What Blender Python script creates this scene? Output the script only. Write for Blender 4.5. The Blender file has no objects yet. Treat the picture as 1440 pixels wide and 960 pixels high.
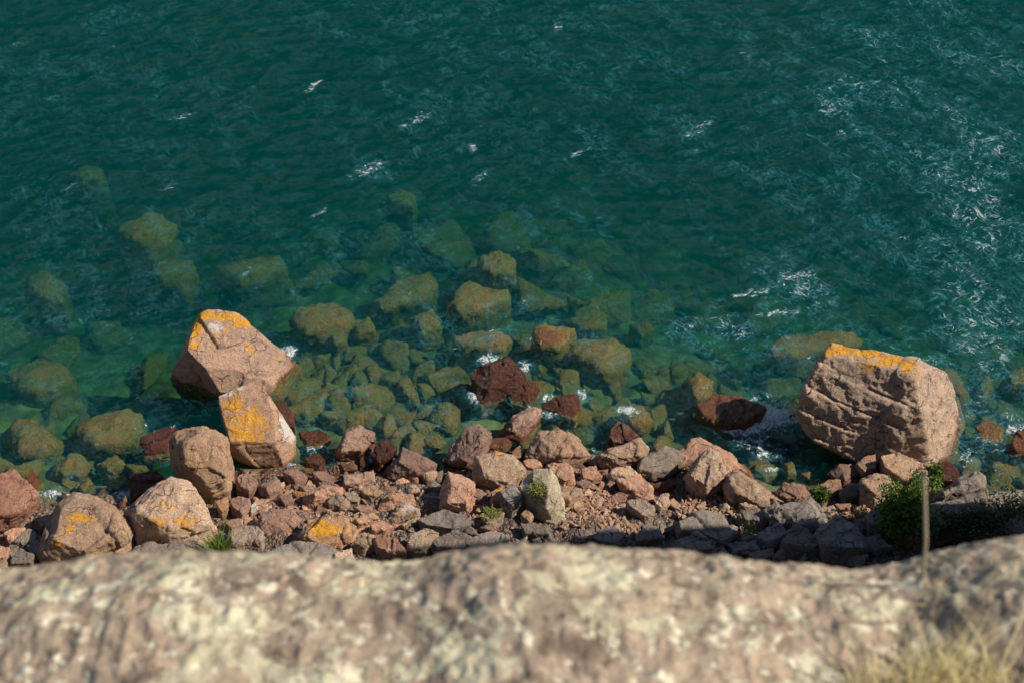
import bpy, bmesh, math, random
import numpy as np
from mathutils import Vector
R = math.radians
sc = bpy.context.scene
COL = sc.collection
# ------------------------------------------------------------------ camera geometry (world metres, water at z = 0)
CAMZ = 40.0; PITCH = 50.0; F = 2000.0
cp, sp = math.cos(R(PITCH)), math.sin(R(PITCH))
def unp(px, py, z=0.0):
    a = (px-720)/F; b = (480-py)/F
    dy = cp + b*sp; dz = -sp + b*cp
    t = (z-CAMZ)/dz
    return np.array((t*a, t*dy, z))
def proj(P):
    P = np.asarray(P, float); x, y, z = P[..., 0], P[..., 1], P[..., 2]-CAMZ
    d = y*cp - z*sp; u = y*sp + z*cp
    return 720+F*x/d, 480-F*u/d
# ------------------------------------------------------------------ vectorised noise
def _h(ix, iy, iz, s=0):
    n = (ix.astype(np.int64)*374761393 + iy.astype(np.int64)*668265263 + iz.astype(np.int64)*2147483647 + s*974634777) & 0xffffffff
    n = ((n ^ (n >> 13))*1274126177) & 0xffffffff
    n = ((n ^ (n >> 16))*2246822519) & 0xffffffff
    n = n ^ (n >> 15)
    return (n & 0xffff)/65535.0
def vnoise(P, s=0):
    i = np.floor(P); f = P-i; f = f*f*f*(f*(f*6-15)+10); i = i.astype(np.int64)
    r = 0
    for a in (0, 1):
        for b in (0, 1):
            for c in (0, 1):
                w = (f[:, 0] if a else 1-f[:, 0])*(f[:, 1] if b else 1-f[:, 1])*(f[:, 2] if c else 1-f[:, 2])
                r = r + w*_h(i[:, 0]+a, i[:, 1]+b, i[:, 2]+c, s)
    return r*2-1
def fbm(P, o=4, s=0, g=.5):
    r = 0; a = 1.0
    for k in range(o):
        r = r + a*vnoise(P*(2.03**k)+k*17.3, s+k); a *= g
    return r
def ridged(P, o=3, s=0):
    r = 0; a = 1.0
    for k in range(o):
        r = r + a*(1-2*np.abs(vnoise(P*(2.1**k)+k*9.1, s+k))); a *= .5
    return r
def voro(P, s=0):
    i = np.floor(P).astype(np.int64); n = len(P)
    d1 = np.full(n, 9.); d2 = np.full(n, 9.); idv = np.zeros(n)
    for a in (-1, 0, 1):
        for b in (-1, 0, 1):
            for c in (-1, 0, 1):
                X, Y, Z = i[:, 0]+a, i[:, 1]+b, i[:, 2]+c
                q = np.stack((X+_h(X, Y, Z, s), Y+_h(X, Y, Z, s+1), Z+_h(X, Y, Z, s+2)), 1)
                d = np.sqrt(((q-P)**2).sum(1)); h = _h(X, Y, Z, s+3)
                m = d < d1
                d2 = np.where(m, d1, np.minimum(d2, d)); idv = np.where(m, h, idv); d1 = np.where(m, d, d1)
    return d2-d1, idv
def sstep(a, b, x):
    t = np.clip((x-a)/(b-a), 0, 1); return t*t*(3-2*t)
# ------------------------------------------------------------------ ground
SH = [(-500, 700), (-200, 690), (0, 690), (100, 703), (190, 700), (240, 668), (330, 655), (430, 655), (500, 652), (560, 655), (620, 668), (680, 640),
      (760, 640), (830, 645), (900, 655), (960, 672), (1010, 668), (1090, 690), (1150, 680), (1200, 662), (1300, 678), (1370, 700), (1500, 705), (1900, 700)]
_s = np.array([unp(a, b, 0)[:2] for a, b in SH])
def zground(x, y):
    x = np.asarray(x, float); y = np.asarray(y, float)
    d = np.interp(x, _s[:, 0], _s[:, 1]) - y
    P = np.stack((np.ravel(x), np.ravel(y), 0*np.ravel(x)), 1)
    n = fbm(P*.5, 3, 5).reshape(d.shape)
    land = .33*np.minimum(d, 7) + .10*n
    e = np.maximum(-d, 0)
    # shelf of boulders in the middle, deeper on the flanks
    k = .20 + .10*sstep(4, 12, np.abs(x+3))
    sea = -(k*e + .006*e*e) - .45*sstep(0, .8, e) + .12*n
    for hx_, hy_, rx_, ry_, dd in ((-12.3, 30.6, 2.6, 1.9, 2.6), (-10.2, 29.4, 1.6, 1.2, 1.2), (10.6, 28.9, 1.5, 1.0, 1.3), (2.9, 30.0, 1.0, 1.2, .8)):
        sea = sea - dd*np.exp(-((x-hx_)/rx_)**2-((y-hy_)/ry_)**2)
    sea = np.maximum(sea, -14 + .3*n)
    return np.where(d > 0, land, sea)
def ground_at(px, py):
    z = 0.0
    for _ in range(8):
        p = unp(px, py, z); z = float(zground(p[0], p[1]))*.7+z*.3
    return z
# ------------------------------------------------------------------ object helpers
def tag(o, label=None, cat=None, group=None, kind=None):
    if label: o['label'] = label
    if cat: o['category'] = cat
    if group: o['group'] = group
    if kind: o['kind'] = kind
    return o
def mesh_np(name, V, Fc, smooth=True):
    me = bpy.data.meshes.new(name)
    V = np.asarray(V, np.float32); Fc = np.asarray(Fc, np.int32)
    k = Fc.shape[1]
    me.vertices.add(len(V)); me.vertices.foreach_set('co', V.ravel())
    me.loops.add(Fc.size); me.loops.foreach_set('vertex_index', Fc.ravel())
    me.polygons.add(len(Fc)); me.polygons.foreach_set('loop_start', np.arange(0, Fc.size, k, dtype=np.int32))
    me.update(calc_edges=True); me.validate()
    if smooth: me.polygons.foreach_set('use_smooth', np.ones(len(me.polygons), bool))
    return me
def grid_faces(nu, nv):
    i = np.arange(nu*nv).reshape(nv, nu)
    return np.stack((i[:-1, :-1].ravel(), i[:-1, 1:].ravel(), i[1:, 1:].ravel(), i[1:, :-1].ravel()), 1)
def link(name, me, mat, parent=None, loc=(0, 0, 0)):
    o = bpy.data.objects.new(name, me); COL.objects.link(o); o.location = loc
    if mat is not None and not me.materials: me.materials.append(mat)
    if parent: o.parent = parent
    return o
def add_attr(me, name, arr):
    a = me.attributes.new(name, 'FLOAT', 'POINT'); a.data.foreach_set('value', np.asarray(arr, np.float32))
_tmp = bpy.data.objects.new('tmp_shape', bpy.data.meshes.new('tmp_shape')); COL.objects.link(_tmp)
_rm = _tmp.modifiers.new('r', 'REMESH'); _rm.mode = 'VOXEL'
def remesh_hulls(hulls, vox):
    """union of convex hulls -> even mesh; returns verts, quads"""
    bm = bmesh.new()
    for pts in hulls:
        vs = [bm.verts.new(p) for p in pts]
        r = bmesh.ops.convex_hull(bm, input=vs, use_existing_faces=False)
        dead = [g for g in r['geom_interior'] if isinstance(g, bmesh.types.BMVert)]
        bmesh.ops.delete(bm, geom=list(set(dead)), context='VERTS')
    loose = [v for v in bm.verts if not v.link_faces]
    bmesh.ops.delete(bm, geom=loose, context='VERTS')
    bmesh.ops.recalc_face_normals(bm, faces=bm.faces)
    me = bpy.data.meshes.new('t'); bm.to_mesh(me); bm.free()
    old = _tmp.data; _tmp.data = me; bpy.data.meshes.remove(old)
    _rm.voxel_size = vox
    dg = bpy.context.evaluated_depsgraph_get(); dg.update()
    ev = _tmp.evaluated_get(dg); m2 = ev.to_mesh()
    V = np.empty(len(m2.vertices)*3, np.float32); m2.vertices.foreach_get('co', V); V = V.reshape(-1, 3).astype(float)
    L = np.empty(len(m2.loops), np.int32); m2.loops.foreach_get('vertex_index', L)
    tot = np.empty(len(m2.polygons), np.int32); m2.polygons.foreach_get('loop_total', tot)
    ev.to_mesh_clear()
    if (tot == 4).all(): Fc = L.reshape(-1, 4)
    else: raise ValueError('not quads')
    return V, Fc
def vnormals(V, Fc):
    n = np.cross(V[Fc[:, 2]]-V[Fc[:, 0]], V[Fc[:, 3]]-V[Fc[:, 1]])
    N = np.zeros_like(V)
    for k in range(4): np.add.at(N, Fc[:, k], n)
    return N/np.maximum(np.linalg.norm(N, axis=1, keepdims=True), 1e-9)
def relax(V, Fc, it):
    for _ in range(it):
        S = np.zeros_like(V); C = np.zeros(len(V))
        for k in range(4):
            a, b = Fc[:, k], Fc[:, (k+1) % 4]
            np.add.at(S, a, V[b]); np.add.at(C, a, 1); np.add.at(S, b, V[a]); np.add.at(C, b, 1)
        V = V*.5 + .5*S/C[:, None]
    return V
def weather(V, Fc, size, seed, rough=1.0, strata=None, blocky=1.0, rel=0):
    V = relax(V, Fc, rel)
    N = vnormals(V, Fc)
    Q = V + seed*3.7
    w = Q + .25*size*np.stack((vnoise(Q/size*1.5, 1), vnoise(Q/size*1.5, 2), vnoise(Q/size*1.5, 3)), 1)*.5
    cs = size*.42
    e, idv = voro(w/cs*np.array((1, 1, 1.5)), seed)
    d = blocky*size*.052*(idv-.5) - blocky*size*.009*(1-sstep(0, .07, e))*(idv > .3)
    e2, id2 = voro(w/(cs*.33)*np.array((1, 1, 1.7)), seed+7)
    d += blocky*size*.018*(id2-.5)*(idv > .35)
    d += rough*size*.012*fbm(Q/size*2.2, 3, seed)
    sc_ = min(size, 2.0)
    d += rough*sc_*.012*ridged(Q/sc_*7, 3, seed+3)
    if strata:
        ax, per, amp = strata
        ax = np.array(ax, float); ax /= np.linalg.norm(ax)
        s = Q@ax/per + .16*fbm(Q*.55, 2, 11)
        fr = s-np.floor(s); gate = sstep(.0, .5, vnoise(np.stack((Q[:, 0]*.5, Q[:, 1]*.5, np.floor(s)*7.7), 1), 4))
        d += amp*gate*(sstep(0, .75, fr)*.8 - 1.5*np.exp(-((fr-.92)/.06)**2))
    return V + N*d[:, None]
# ------------------------------------------------------------------ node helpers
class NT:
    def __init__(s, name):
        s.m = bpy.data.materials.new(name); s.m.use_nodes = True; s.t = s.m.node_tree; s.t.nodes.clear()
        s.out = s.t.nodes.new('ShaderNodeOutputMaterial')
    def n(s, typ, **kw):
        nd = s.t.nodes.new(typ)
        ins = kw.pop('i', {})
        for k, v in kw.items(): setattr(nd, k, v)
        for k, v in ins.items():
            if hasattr(v, 'is_linked') or isinstance(v, bpy.types.NodeSocket): s.t.links.new(v, nd.inputs[k])
            else: nd.inputs[k].default_value = v
        return nd
    def noise(s, vec, scale, detail=3, rough=.5, dist=0, typ=None, out='Fac'):
        nd = s.n('ShaderNodeTexNoise', i={'Vector': vec, 'Scale': scale, 'Detail': detail, 'Roughness': rough, 'Distortion': dist})
        if typ: nd.noise_type = typ
        return nd.outputs[out]
    def ramp(s, fac, a, b, lo=0., hi=1.):
        return s.n('ShaderNodeMapRange', interpolation_type='SMOOTHSTEP', i={'Value': fac, 'From Min': a, 'From Max': b, 'To Min': lo, 'To Max': hi}).outputs[0]
    def m_(s, op, a, b=0., c=0.):
        nd = s.n('ShaderNodeMath', operation=op)
        for k, v in enumerate((a, b, c)):
            if isinstance(v, bpy.types.NodeSocket): s.t.links.new(v, nd.inputs[k])
            elif k < len(nd.inputs): nd.inputs[k].default_value = v
        return nd.outputs[0]
    def mix(s, f, a, b, mode='MIX'):
        nd = s.n('ShaderNodeMix', data_type='RGBA', blend_type=mode)
        for k, v in ((0, f), (6, a), (7, b)):
            if isinstance(v, bpy.types.NodeSocket): s.t.links.new(v, nd.inputs[k])
            else: nd.inputs[k].default_value = (*v, 1) if isinstance(v, tuple) and len(v) == 3 else v
        return nd.outputs[2]
    def attr(s, name): return s.n('ShaderNodeAttribute', attribute_name=name).outputs['Fac']
    def pos(s): return s.n('ShaderNodeNewGeometry').outputs['Position']
    def bsdf(s, col, rough, bump=None, spec=.3, **kw):
        i = {'Base Color': col, 'Roughness': rough, 'Specular IOR Level': spec}
        if bump is not None: i['Normal'] = bump
        i.update(kw)
        b = s.n('ShaderNodeBsdfPrincipled', i=i)
        s.t.links.new(b.outputs[0], s.out.inputs['Surface']); return b
    def bump(s, h, strength, dist, nrm=None):
        i = {'Height': h, 'Strength': strength, 'Distance': dist}
        if nrm is not None: i['Normal'] = nrm
        return s.n('ShaderNodeBump', i=i).outputs[0]

def rock_mat(name, c1, c2, c3, crust=.35, crustcol=(.42, .37, .28), wetk=1.0, wetlift=0.0, gain=1.22, stain=None, hue=.55):
    t = NT(name); P = t.pos()
    rnd = t.m_('FRACT', t.m_('ADD', t.n('ShaderNodeObjectInfo').outputs['Random'], t.attr('tone')))
    off = t.n('ShaderNodeVectorMath', operation='ADD', i={0: P}).outputs[0]
    cmb = t.n('ShaderNodeCombineXYZ', i={0: t.m_('MULTIPLY', rnd, 31.), 1: t.m_('MULTIPLY', rnd, 17.), 2: 0.})
    t.t.links.new(cmb.outputs[0], off.node.inputs[1])
    big = t.noise(off, .8, 4, .55, .6)
    mid = t.noise(off, 3.2, 5, .6, .5)
    fine = t.noise(off, 22., 4, .65)
    grit = t.noise(off, 70., 2, .6)
    col = t.mix(t.ramp(big, .36, .64), c1, c2)
    col = t.mix(t.ramp(mid, .48, .68, 0, .75), col, c3)
    # per-rock tone
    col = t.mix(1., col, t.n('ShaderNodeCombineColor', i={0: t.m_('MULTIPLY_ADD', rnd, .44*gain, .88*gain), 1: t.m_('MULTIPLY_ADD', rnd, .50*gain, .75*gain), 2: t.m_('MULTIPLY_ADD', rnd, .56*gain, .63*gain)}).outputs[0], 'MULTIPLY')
    r2 = t.m_('FRACT', t.m_('MULTIPLY', rnd, 7.31))
    col = t.mix(t.ramp(r2, .62, .95, 0, hue), col, (.52, .32, .16)); col = t.mix(t.ramp(r2, .36, .10, 0, hue), col, (.21, .125, .105))
    if stain is not None:
        col = t.mix(t.ramp(t.noise(off, 1.6, 4, .6, 1.), .52, .66, 0, .8), col, stain)
    # speckle of minerals and crusty pale lichen spots
    col = t.mix(t.ramp(fine, .42, .64, 0, .48), col, (.09, .065, .055))
    cr = t.m_('MULTIPLY', t.ramp(t.noise(off, 6.5, 5, .7, .3), .53, .63), t.ramp(t.noise(off, 1.1, 3), .40, .60))
    col = t.mix(t.m_('MULTIPLY', cr, crust), col, crustcol)
    col = t.mix(t.ramp(grit, .58, .74, 0, .34), col, (.55, .49, .42))
    # orange and white lichen where the attribute puts it
    ln = t.noise(off, 4.5, 6, .68, .8)
    lich = t.ramp(t.m_('ADD', t.m_('MULTIPLY', t.attr('lich'), .60), ln), .72, .93)
    lcol = t.mix(t.ramp(t.noise(off, 14., 5, .7), .38, .66), (.80, .38, .012), (.52, .235, .035))
    col = t.mix(t.m_('MULTIPLY', lich, .92), col, lcol)
    col = t.mix(t.m_('MULTIPLY', lich, t.ramp(t.noise(off, 16., 5, .75, .6), .58, .68, 0, .55)), col, (.40, .34, .27))
    wh = t.ramp(t.m_('ADD', t.m_('MULTIPLY', t.attr('pale'), .62), t.noise(off, 6., 6, .7, .5)), .76, .92)
    col = t.mix(t.m_('MULTIPLY', wh, .85), col, (.66, .61, .56))
    gr = t.ramp(t.m_('ADD', t.m_('MULTIPLY', t.attr('moss'), .62), t.noise(off, 8., 5, .7)), .74, .86)
    col = t.mix(t.m_('MULTIPLY', gr, .8), col, (.13, .13, .03))
    # fracture lines
    dv = t.n('ShaderNodeVectorMath', operation='MULTIPLY_ADD', i={1: (.5, .5, .5), 2: off})
    t.t.links.new(t.noise(off, 2.2, 3, .5, out='Color'), dv.inputs[0])
    vo = t.n('ShaderNodeTexVoronoi', feature='DISTANCE_TO_EDGE', i={'Vector': dv.outputs[0], 'Scale': 1.5}).outputs['Distance']
    crack = t.m_('MULTIPLY', t.ramp(vo, 0., .028, 1, 0), t.ramp(t.noise(off, 1.3, 2), .48, .60))
    col = t.mix(t.m_('MULTIPLY', crack, .75), col, (.035, .026, .022))
    # wet band and algae near and below the waterline
    z = t.n('ShaderNodeSeparateXYZ', i={0: P}).outputs[2]
    zz = t.m_('ADD', z, t.m_('MULTIPLY', t.noise(P, 1.4, 3), -.75))
    wet = t.ramp(zz, -.13+wetlift, .19+wetlift, wetk, 0)
    wc = t.mix(1., col, (.40, .27, .22), 'MULTIPLY')
    col = t.mix(wet, col, wc)
    alg = t.ramp(z, -.02, .12, 1, 0)
    acol = t.mix(t.ramp(t.noise(P, 1.7, 5, .65), .34, .66), (.24, .135, .035), (.15, .155, .045))
    acol = t.mix(t.ramp(t.noise(P, 7., 5, .7), .45, .7, 0, .6), acol, (.07, .07, .03))
    col = t.mix(t.m_('MULTIPLY', alg, .9), col, acol)
    rough = t.m_('MULTIPLY_ADD', wet, -.70, .88)
    hgt = t.m_('ADD', t.m_('MULTIPLY', mid, 1.), t.m_('MULTIPLY', fine, .30))
    hgt = t.m_('ADD', hgt, t.m_('MULTIPLY', crack, -.5))
    b = t.bump(hgt, 1., .13)
    b = t.bump(t.m_('ADD', t.noise(off, 11., 6, .72), t.m_('MULTIPLY', grit, .5)), .9, .05, b)
    t.bsdf(col, rough, b, spec=.35)
    return t.m
M = {}
M['pink'] = rock_mat('pink_rhyolite', (.50, .30, .215), (.40, .225, .155), (.25, .145, .105), .35)
M['brown'] = rock_mat('brown_rock', (.36, .235, .18), (.28, .18, .14), (.19, .125, .10), .4)
M['tan'] = rock_mat('tan_lichened_rock', (.50, .37, .27), (.42, .29, .21), (.29, .21, .16), .8, (.50, .46, .35), hue=.2)
M['grey'] = rock_mat('grey_rock', (.36, .28, .22), (.28, .22, .175), (.17, .14, .12), .6, (.36, .36, .30), hue=.25)
M['dark'] = rock_mat('dark_shade_toned_rock', (.25, .225, .205), (.21, .19, .175), (.13, .12, .11), .5, (.27, .27, .25), hue=.1)  # cliff shade put into the rock colour; also serves naturally dark stones
M['red'] = rock_mat('wet_red_rock', (.26, .12, .085), (.19, .09, .068), (.10, .055, .045), .15, wetlift=.75, gain=1.0)
M['rust'] = rock_mat('rust_stained_rock', (.40, .235, .165), (.34, .19, .13), (.22, .14, .10), .35, stain=(.50, .22, .05))
M['sub'] = rock_mat('algae_covered_rock', (.26, .19, .08), (.22, .18, .07), (.12, .09, .05), .3, wetlift=.6)
# ground: gravel between the rocks, its colour darkened for the shade of the gaps
def gravel():
    t = NT('gravel_and_seabed'); P = t.pos()
    v = t.n('ShaderNodeTexVoronoi', i={'Vector': P, 'Scale': 7.5, 'Randomness': 1.}); v2 = t.n('ShaderNodeTexVoronoi', i={'Vector': P, 'Scale': 17.})
    hs = t.n('ShaderNodeSeparateColor', i={0: v.outputs['Color']}).outputs[0]
    col = t.mix(hs, (.10, .065, .05), (.26, .175, .13))
    col = t.mix(t.ramp(v.outputs['Distance'], .35, .75, 0, .9), col, (.06, .045, .04))
    col = t.mix(t.ramp(t.noise(P, 2., 4), .45, .7, 0, .6), col, (.16, .11, .09))
    z = t.n('ShaderNodeSeparateXYZ', i={0: P}).outputs[2]
    sea = t.ramp(z, -.1, .25, 1, 0)
    sc_ = t.mix(t.ramp(t.noise(P, .8, 5, .6, .5), .38, .62), (.15, .17, .06), (.06, .075, .03))
    v3 = t.n('ShaderNodeTexVoronoi', i={'Vector': P, 'Scale': 1.3}).outputs['Distance']
    sc_ = t.mix(t.ramp(v3, .3, .8, 0, .6), sc_, (.03, .03, .015))
    col = t.mix(sea, col, sc_)
    h = t.m_('ADD', t.m_('MULTIPLY', v.outputs['Distance'], -1.), t.m_('MULTIPLY', v2.outputs['Distance'], -.4))
    t.bsdf(col, .85, t.bump(h, t.m_('MULTIPLY_ADD', sea, -.8, 1.), .14))
    return t.m
M['gravel'] = gravel()
def cliff_mat():
    t = NT('cliff_rock'); P = t.pos()
    col = t.mix(t.ramp(t.noise(P, .25, 6, .6, 1.), .38, .62), (.36, .23, .17), (.20, .15, .13))
    col = t.mix(t.ramp(t.noise(P, 2., 6, .7), .45, .68), col, (.13, .11, .10))
    col = t.mix(t.ramp(t.noise(P, 1.1, 6, .7), .58, .68, 0, .6), col, (.36, .36, .26))
    t.bsdf(col, .9, t.bump(t.noise(P, 1.6, 9, .7), 1., .4)); return t.m
M['cliff'] = cliff_mat()
def ledge_mat():
    t = NT('lichened_cliff_top'); P = t.pos()
    a = t.noise(P, 5., 5, .6, .8); b = t.noise(P, 19., 5, .6, .6); c = t.noise(P, 60., 4, .6)
    col = t.mix(t.ramp(a, .36, .64), (.33, .25, .175), (.24, .185, .135))
    col = t.mix(t.ramp(b, .55, .72, 0, .75), col, (.37, .28, .225))
    col = t.mix(t.ramp(t.noise(P, 11., 5, .7, .5), .50, .66, 0, .92), col, (.10, .07, .052))
    col = t.mix(t.ramp(c, .50, .72, 0, .5), col, (.12, .085, .065))
    zone = t.ramp(t.noise(P, 2.6, 3, .5), .38, .62, .55, 1)
    l1 = t.m_('MULTIPLY', t.ramp(t.m_('MULTIPLY_ADD', t.noise(P, 5.5, 3, .5, .5), .5, t.m_('MULTIPLY', t.noise(P, 15., 6, .75, .7), .62)), .580, .618), zone)
    col = t.mix(t.m_('MULTIPLY', l1, .9), col, t.mix(t.ramp(b, .35, .65), (.46, .425, .285), (.39, .37, .26)))
    sx = t.n('ShaderNodeSeparateXYZ', i={0: P}).outputs[0]
    l3 = t.ramp(t.m_('ADD', t.noise(P, 24., 5, .7), t.m_('MULTIPLY', zone, .12)), .66, .73)
    col = t.mix(t.m_('MULTIPLY', l3, .9), col, (.54, .50, .38))
    l2 = t.ramp(t.noise(P, 28., 3, .6), .70, .78)
    col = t.mix(l2, col, (.44, .17, .05))
    cr = t.attr('crev')
    col = t.mix(t.m_('MULTIPLY', cr, .8), col, (.045, .033, .026))
    h = t.m_('ADD', t.m_('ADD', a, t.m_('MULTIPLY', b, .5)), t.m_('MULTIPLY', c, .25))
    h = t.m_('ADD', h, t.m_('MULTIPLY', l1, .1))
    t.bsdf(col, .9, t.bump(h, .7, .03)); return t.m
M['ledge'] = ledge_mat()
def plain(name, c1, c2, scale=8., rough=.7, trans=0.):
    t = NT(name); P = t.pos()
    rnd = t.n('ShaderNodeNewGeometry').outputs['Random Per Island']
    col = t.mix(t.m_('ADD', t.m_('MULTIPLY', rnd, .7), t.m_('MULTIPLY', t.noise(P, scale, 2), .3)), c1, c2)
    b = t.bsdf(col, rough, spec=.2)
    if trans:
        tr = t.n('ShaderNodeBsdfTranslucent', i={'Color': col}); mx = t.n('ShaderNodeMixShader', i={0: trans, 1: b.outputs[0], 2: tr.outputs[0]})
        t.t.links.new(mx.outputs[0], t.out.inputs['Surface'])
    return t.m
M['leaf'] = plain('juniper_foliage', (.05, .095, .015), (.13, .20, .035), trans=.25)
M['leafd'] = plain('dark_shrub_foliage', (.04, .06, .02), (.08, .10, .03), trans=.2)
M['bark'] = plain('bark', (.13, .10, .08), (.20, .165, .13), 20.)
M['twig'] = plain('bare_twigs', (.16, .14, .12), (.26, .235, .20), 20.)
M['straw'] = plain('dry_straw', (.70, .56, .26), (.80, .70, .42), trans=.35)
M['stalk'] = plain('weathered_stalk', (.36, .29, .19), (.44, .36, .25), 20.)
M['grass'] = plain('green_grass', (.10, .16, .02), (.19, .25, .05), trans=.3)
M['moss'] = plain('moss', (.10, .11, .02), (.20, .19, .05))
# water: fresnel surface over a clear green-scattering body
def water_mat():
    t = NT('lake_water'); P = t.pos()
    def aniso(deg, sx, sy):
        a = t.n('ShaderNodeMapping', i={'Vector': P, 'Rotation': (0, 0, R(-deg))}).outputs[0]
        return t.n('ShaderNodeMapping', i={'Vector': a, 'Scale': (sx, sy, 1.)}).outputs[0]
    mp, mp2, mp3, mp4 = aniso(22, .55, 1.35), aniso(-48, .55, 1.3), aniso(62, .5, 1.4), aniso(26, .30, 1.5)
    r1 = t.noise(mp, 1.5, 5, .62, .9); r2 = t.noise(mp2, 3.4, 5, .65, 1.1)
    rid = t.m_('ABSOLUTE', t.m_('SUBTRACT', t.noise(mp2, 1.5, 5, .55, 1.4), .5))
    rid2 = t.m_('ABSOLUTE', t.m_('SUBTRACT', t.noise(mp, 3.4, 4, .6, 1.2), .5))
    h = t.m_('ADD', t.m_('MULTIPLY', r1, .12), t.m_('MULTIPLY', r2, .09))
    h = t.m_('SUBTRACT', h, t.m_('MULTIPLY', rid, .26)); h = t.m_('SUBTRACT', h, t.m_('MULTIPLY', rid2, .10))
    cv = lambda m, sc_, dist: t.m_('POWER', t.m_('SUBTRACT', 1., t.m_('ABSOLUTE', t.m_('MULTIPLY_ADD', t.noise(m, sc_, 4, .6, dist), 2., -1.))), 9.)
    h = t.m_('ADD', h, t.m_('MULTIPLY', cv(mp2, 3.0, 1.3), .050)); h = t.m_('ADD', h, t.m_('MULTIPLY', cv(mp, 6.0, 1.0), .030))
    nb = t.bump(h, 1., 1.0)
    fr = t.m_('MINIMUM', t.m_('MAXIMUM', t.m_('MULTIPLY', t.m_('SUBTRACT', t.n('ShaderNodeFresnel', i={'IOR': 1.30, 'Normal': nb}).outputs[0], .036), .17), 0.), .07)
    gl = t.n('ShaderNodeBsdfGlossy', i={'Color': (1, 1, 1, 1), 'Roughness': .10, 'Normal': nb}).outputs[0]
    tr = t.n('ShaderNodeBsdfTransparent', i={'Color': (1, 1, 1, 1)}).outputs[0]
    s = t.n('ShaderNodeMixShader', i={0: fr, 1: tr, 2: gl}).outputs[0]
    # foam: ragged lace near the rocks; offshore, streaks painted for sky reflections and sun glints
    def vein(m, sc_, w_, dist, det=7, ro=.66):
        return t.ramp(t.m_('ABSOLUTE', t.m_('SUBTRACT', t.noise(m, sc_, det, ro, dist), .5)), .0, w_, 1, 0)
    la, lb = vein(mp, 3.0, .04, 1.6), vein(mp2, 5.5, .05, 1.2)
    lace = t.m_('MAXIMUM', la, lb)
    f = t.attr('foam')
    rag = t.noise(P, 3.2, 8, .72, 1.2)
    shore = t.ramp(t.m_('ADD', t.m_('ADD', rag, t.m_('MULTIPLY', f, .40)), t.m_('MULTIPLY', t.m_('MULTIPLY', lace, f), .12)), .70, .84)
    shore = t.m_('MULTIPLY', t.m_('MULTIPLY', shore, t.ramp(f, .03, .3)), t.m_('MULTIPLY_ADD', t.m_('MAXIMUM', vein(P, 4.5, .07, 1.4), vein(P, 9., .09, .8)), .62, .22))
    shore = t.m_('ADD', shore, t.m_('MULTIPLY', t.m_('MULTIPLY', lace, t.ramp(f, .05, .6)), .25))
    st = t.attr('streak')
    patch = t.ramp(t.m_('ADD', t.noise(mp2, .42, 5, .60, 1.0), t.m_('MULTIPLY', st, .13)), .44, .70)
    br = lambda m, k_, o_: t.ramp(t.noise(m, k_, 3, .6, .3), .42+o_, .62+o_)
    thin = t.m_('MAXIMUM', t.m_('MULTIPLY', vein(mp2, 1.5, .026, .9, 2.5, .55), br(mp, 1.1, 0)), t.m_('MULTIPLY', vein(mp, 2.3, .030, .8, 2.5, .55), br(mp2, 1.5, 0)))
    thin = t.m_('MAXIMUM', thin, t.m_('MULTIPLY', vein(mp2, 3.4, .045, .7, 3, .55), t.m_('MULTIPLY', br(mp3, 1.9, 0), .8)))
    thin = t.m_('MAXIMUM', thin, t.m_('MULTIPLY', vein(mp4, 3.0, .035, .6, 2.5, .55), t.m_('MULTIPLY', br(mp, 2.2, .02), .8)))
    wisps = t.m_('MULTIPLY', t.m_('MULTIPLY_ADD', patch, .75, .25), t.m_('MULTIPLY', thin, t.m_('MULTIPLY_ADD', st, .28, .28)))  # pale diffuse veins standing in for sky reflected on the ripples
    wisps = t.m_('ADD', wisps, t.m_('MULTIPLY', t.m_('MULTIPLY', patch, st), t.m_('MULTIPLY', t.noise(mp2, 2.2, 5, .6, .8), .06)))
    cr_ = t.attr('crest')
    caps = t.m_('MULTIPLY', t.ramp(t.m_('ADD', t.noise(mp, 4.5, 9, .80, .9), t.m_('MULTIPLY', cr_, .12)), .565, .70), t.ramp(cr_, .1, .7, 0, .7))  # sun sparkle painted as white diffuse flecks
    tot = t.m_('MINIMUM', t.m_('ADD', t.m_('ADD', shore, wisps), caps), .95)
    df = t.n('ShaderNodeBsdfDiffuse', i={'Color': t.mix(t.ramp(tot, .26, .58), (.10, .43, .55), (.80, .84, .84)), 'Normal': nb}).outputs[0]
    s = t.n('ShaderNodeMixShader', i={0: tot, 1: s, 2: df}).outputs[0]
    t.t.links.new(s, t.out.inputs['Surface'])
    SC = np.array((.0, .0222, .0278)); AB = np.array((.31, .140, .195))
    ds = SC.max(); da = AB.max()
    v1 = t.n('ShaderNodeVolumeScatter', i={'Color': (*(SC/ds), 1), 'Density': float(ds), 'Anisotropy': .0}).outputs[0]
    v2 = t.n('ShaderNodeVolumeAbsorption', i={'Color': (*(1-AB/da), 1), 'Density': float(da)}).outputs[0]
    t.t.links.new(t.n('ShaderNodeAddShader', i={0: v1, 1: v2}).outputs[0], t.out.inputs['Volume'])
    return t.m
M['water'] = water_mat()
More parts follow.
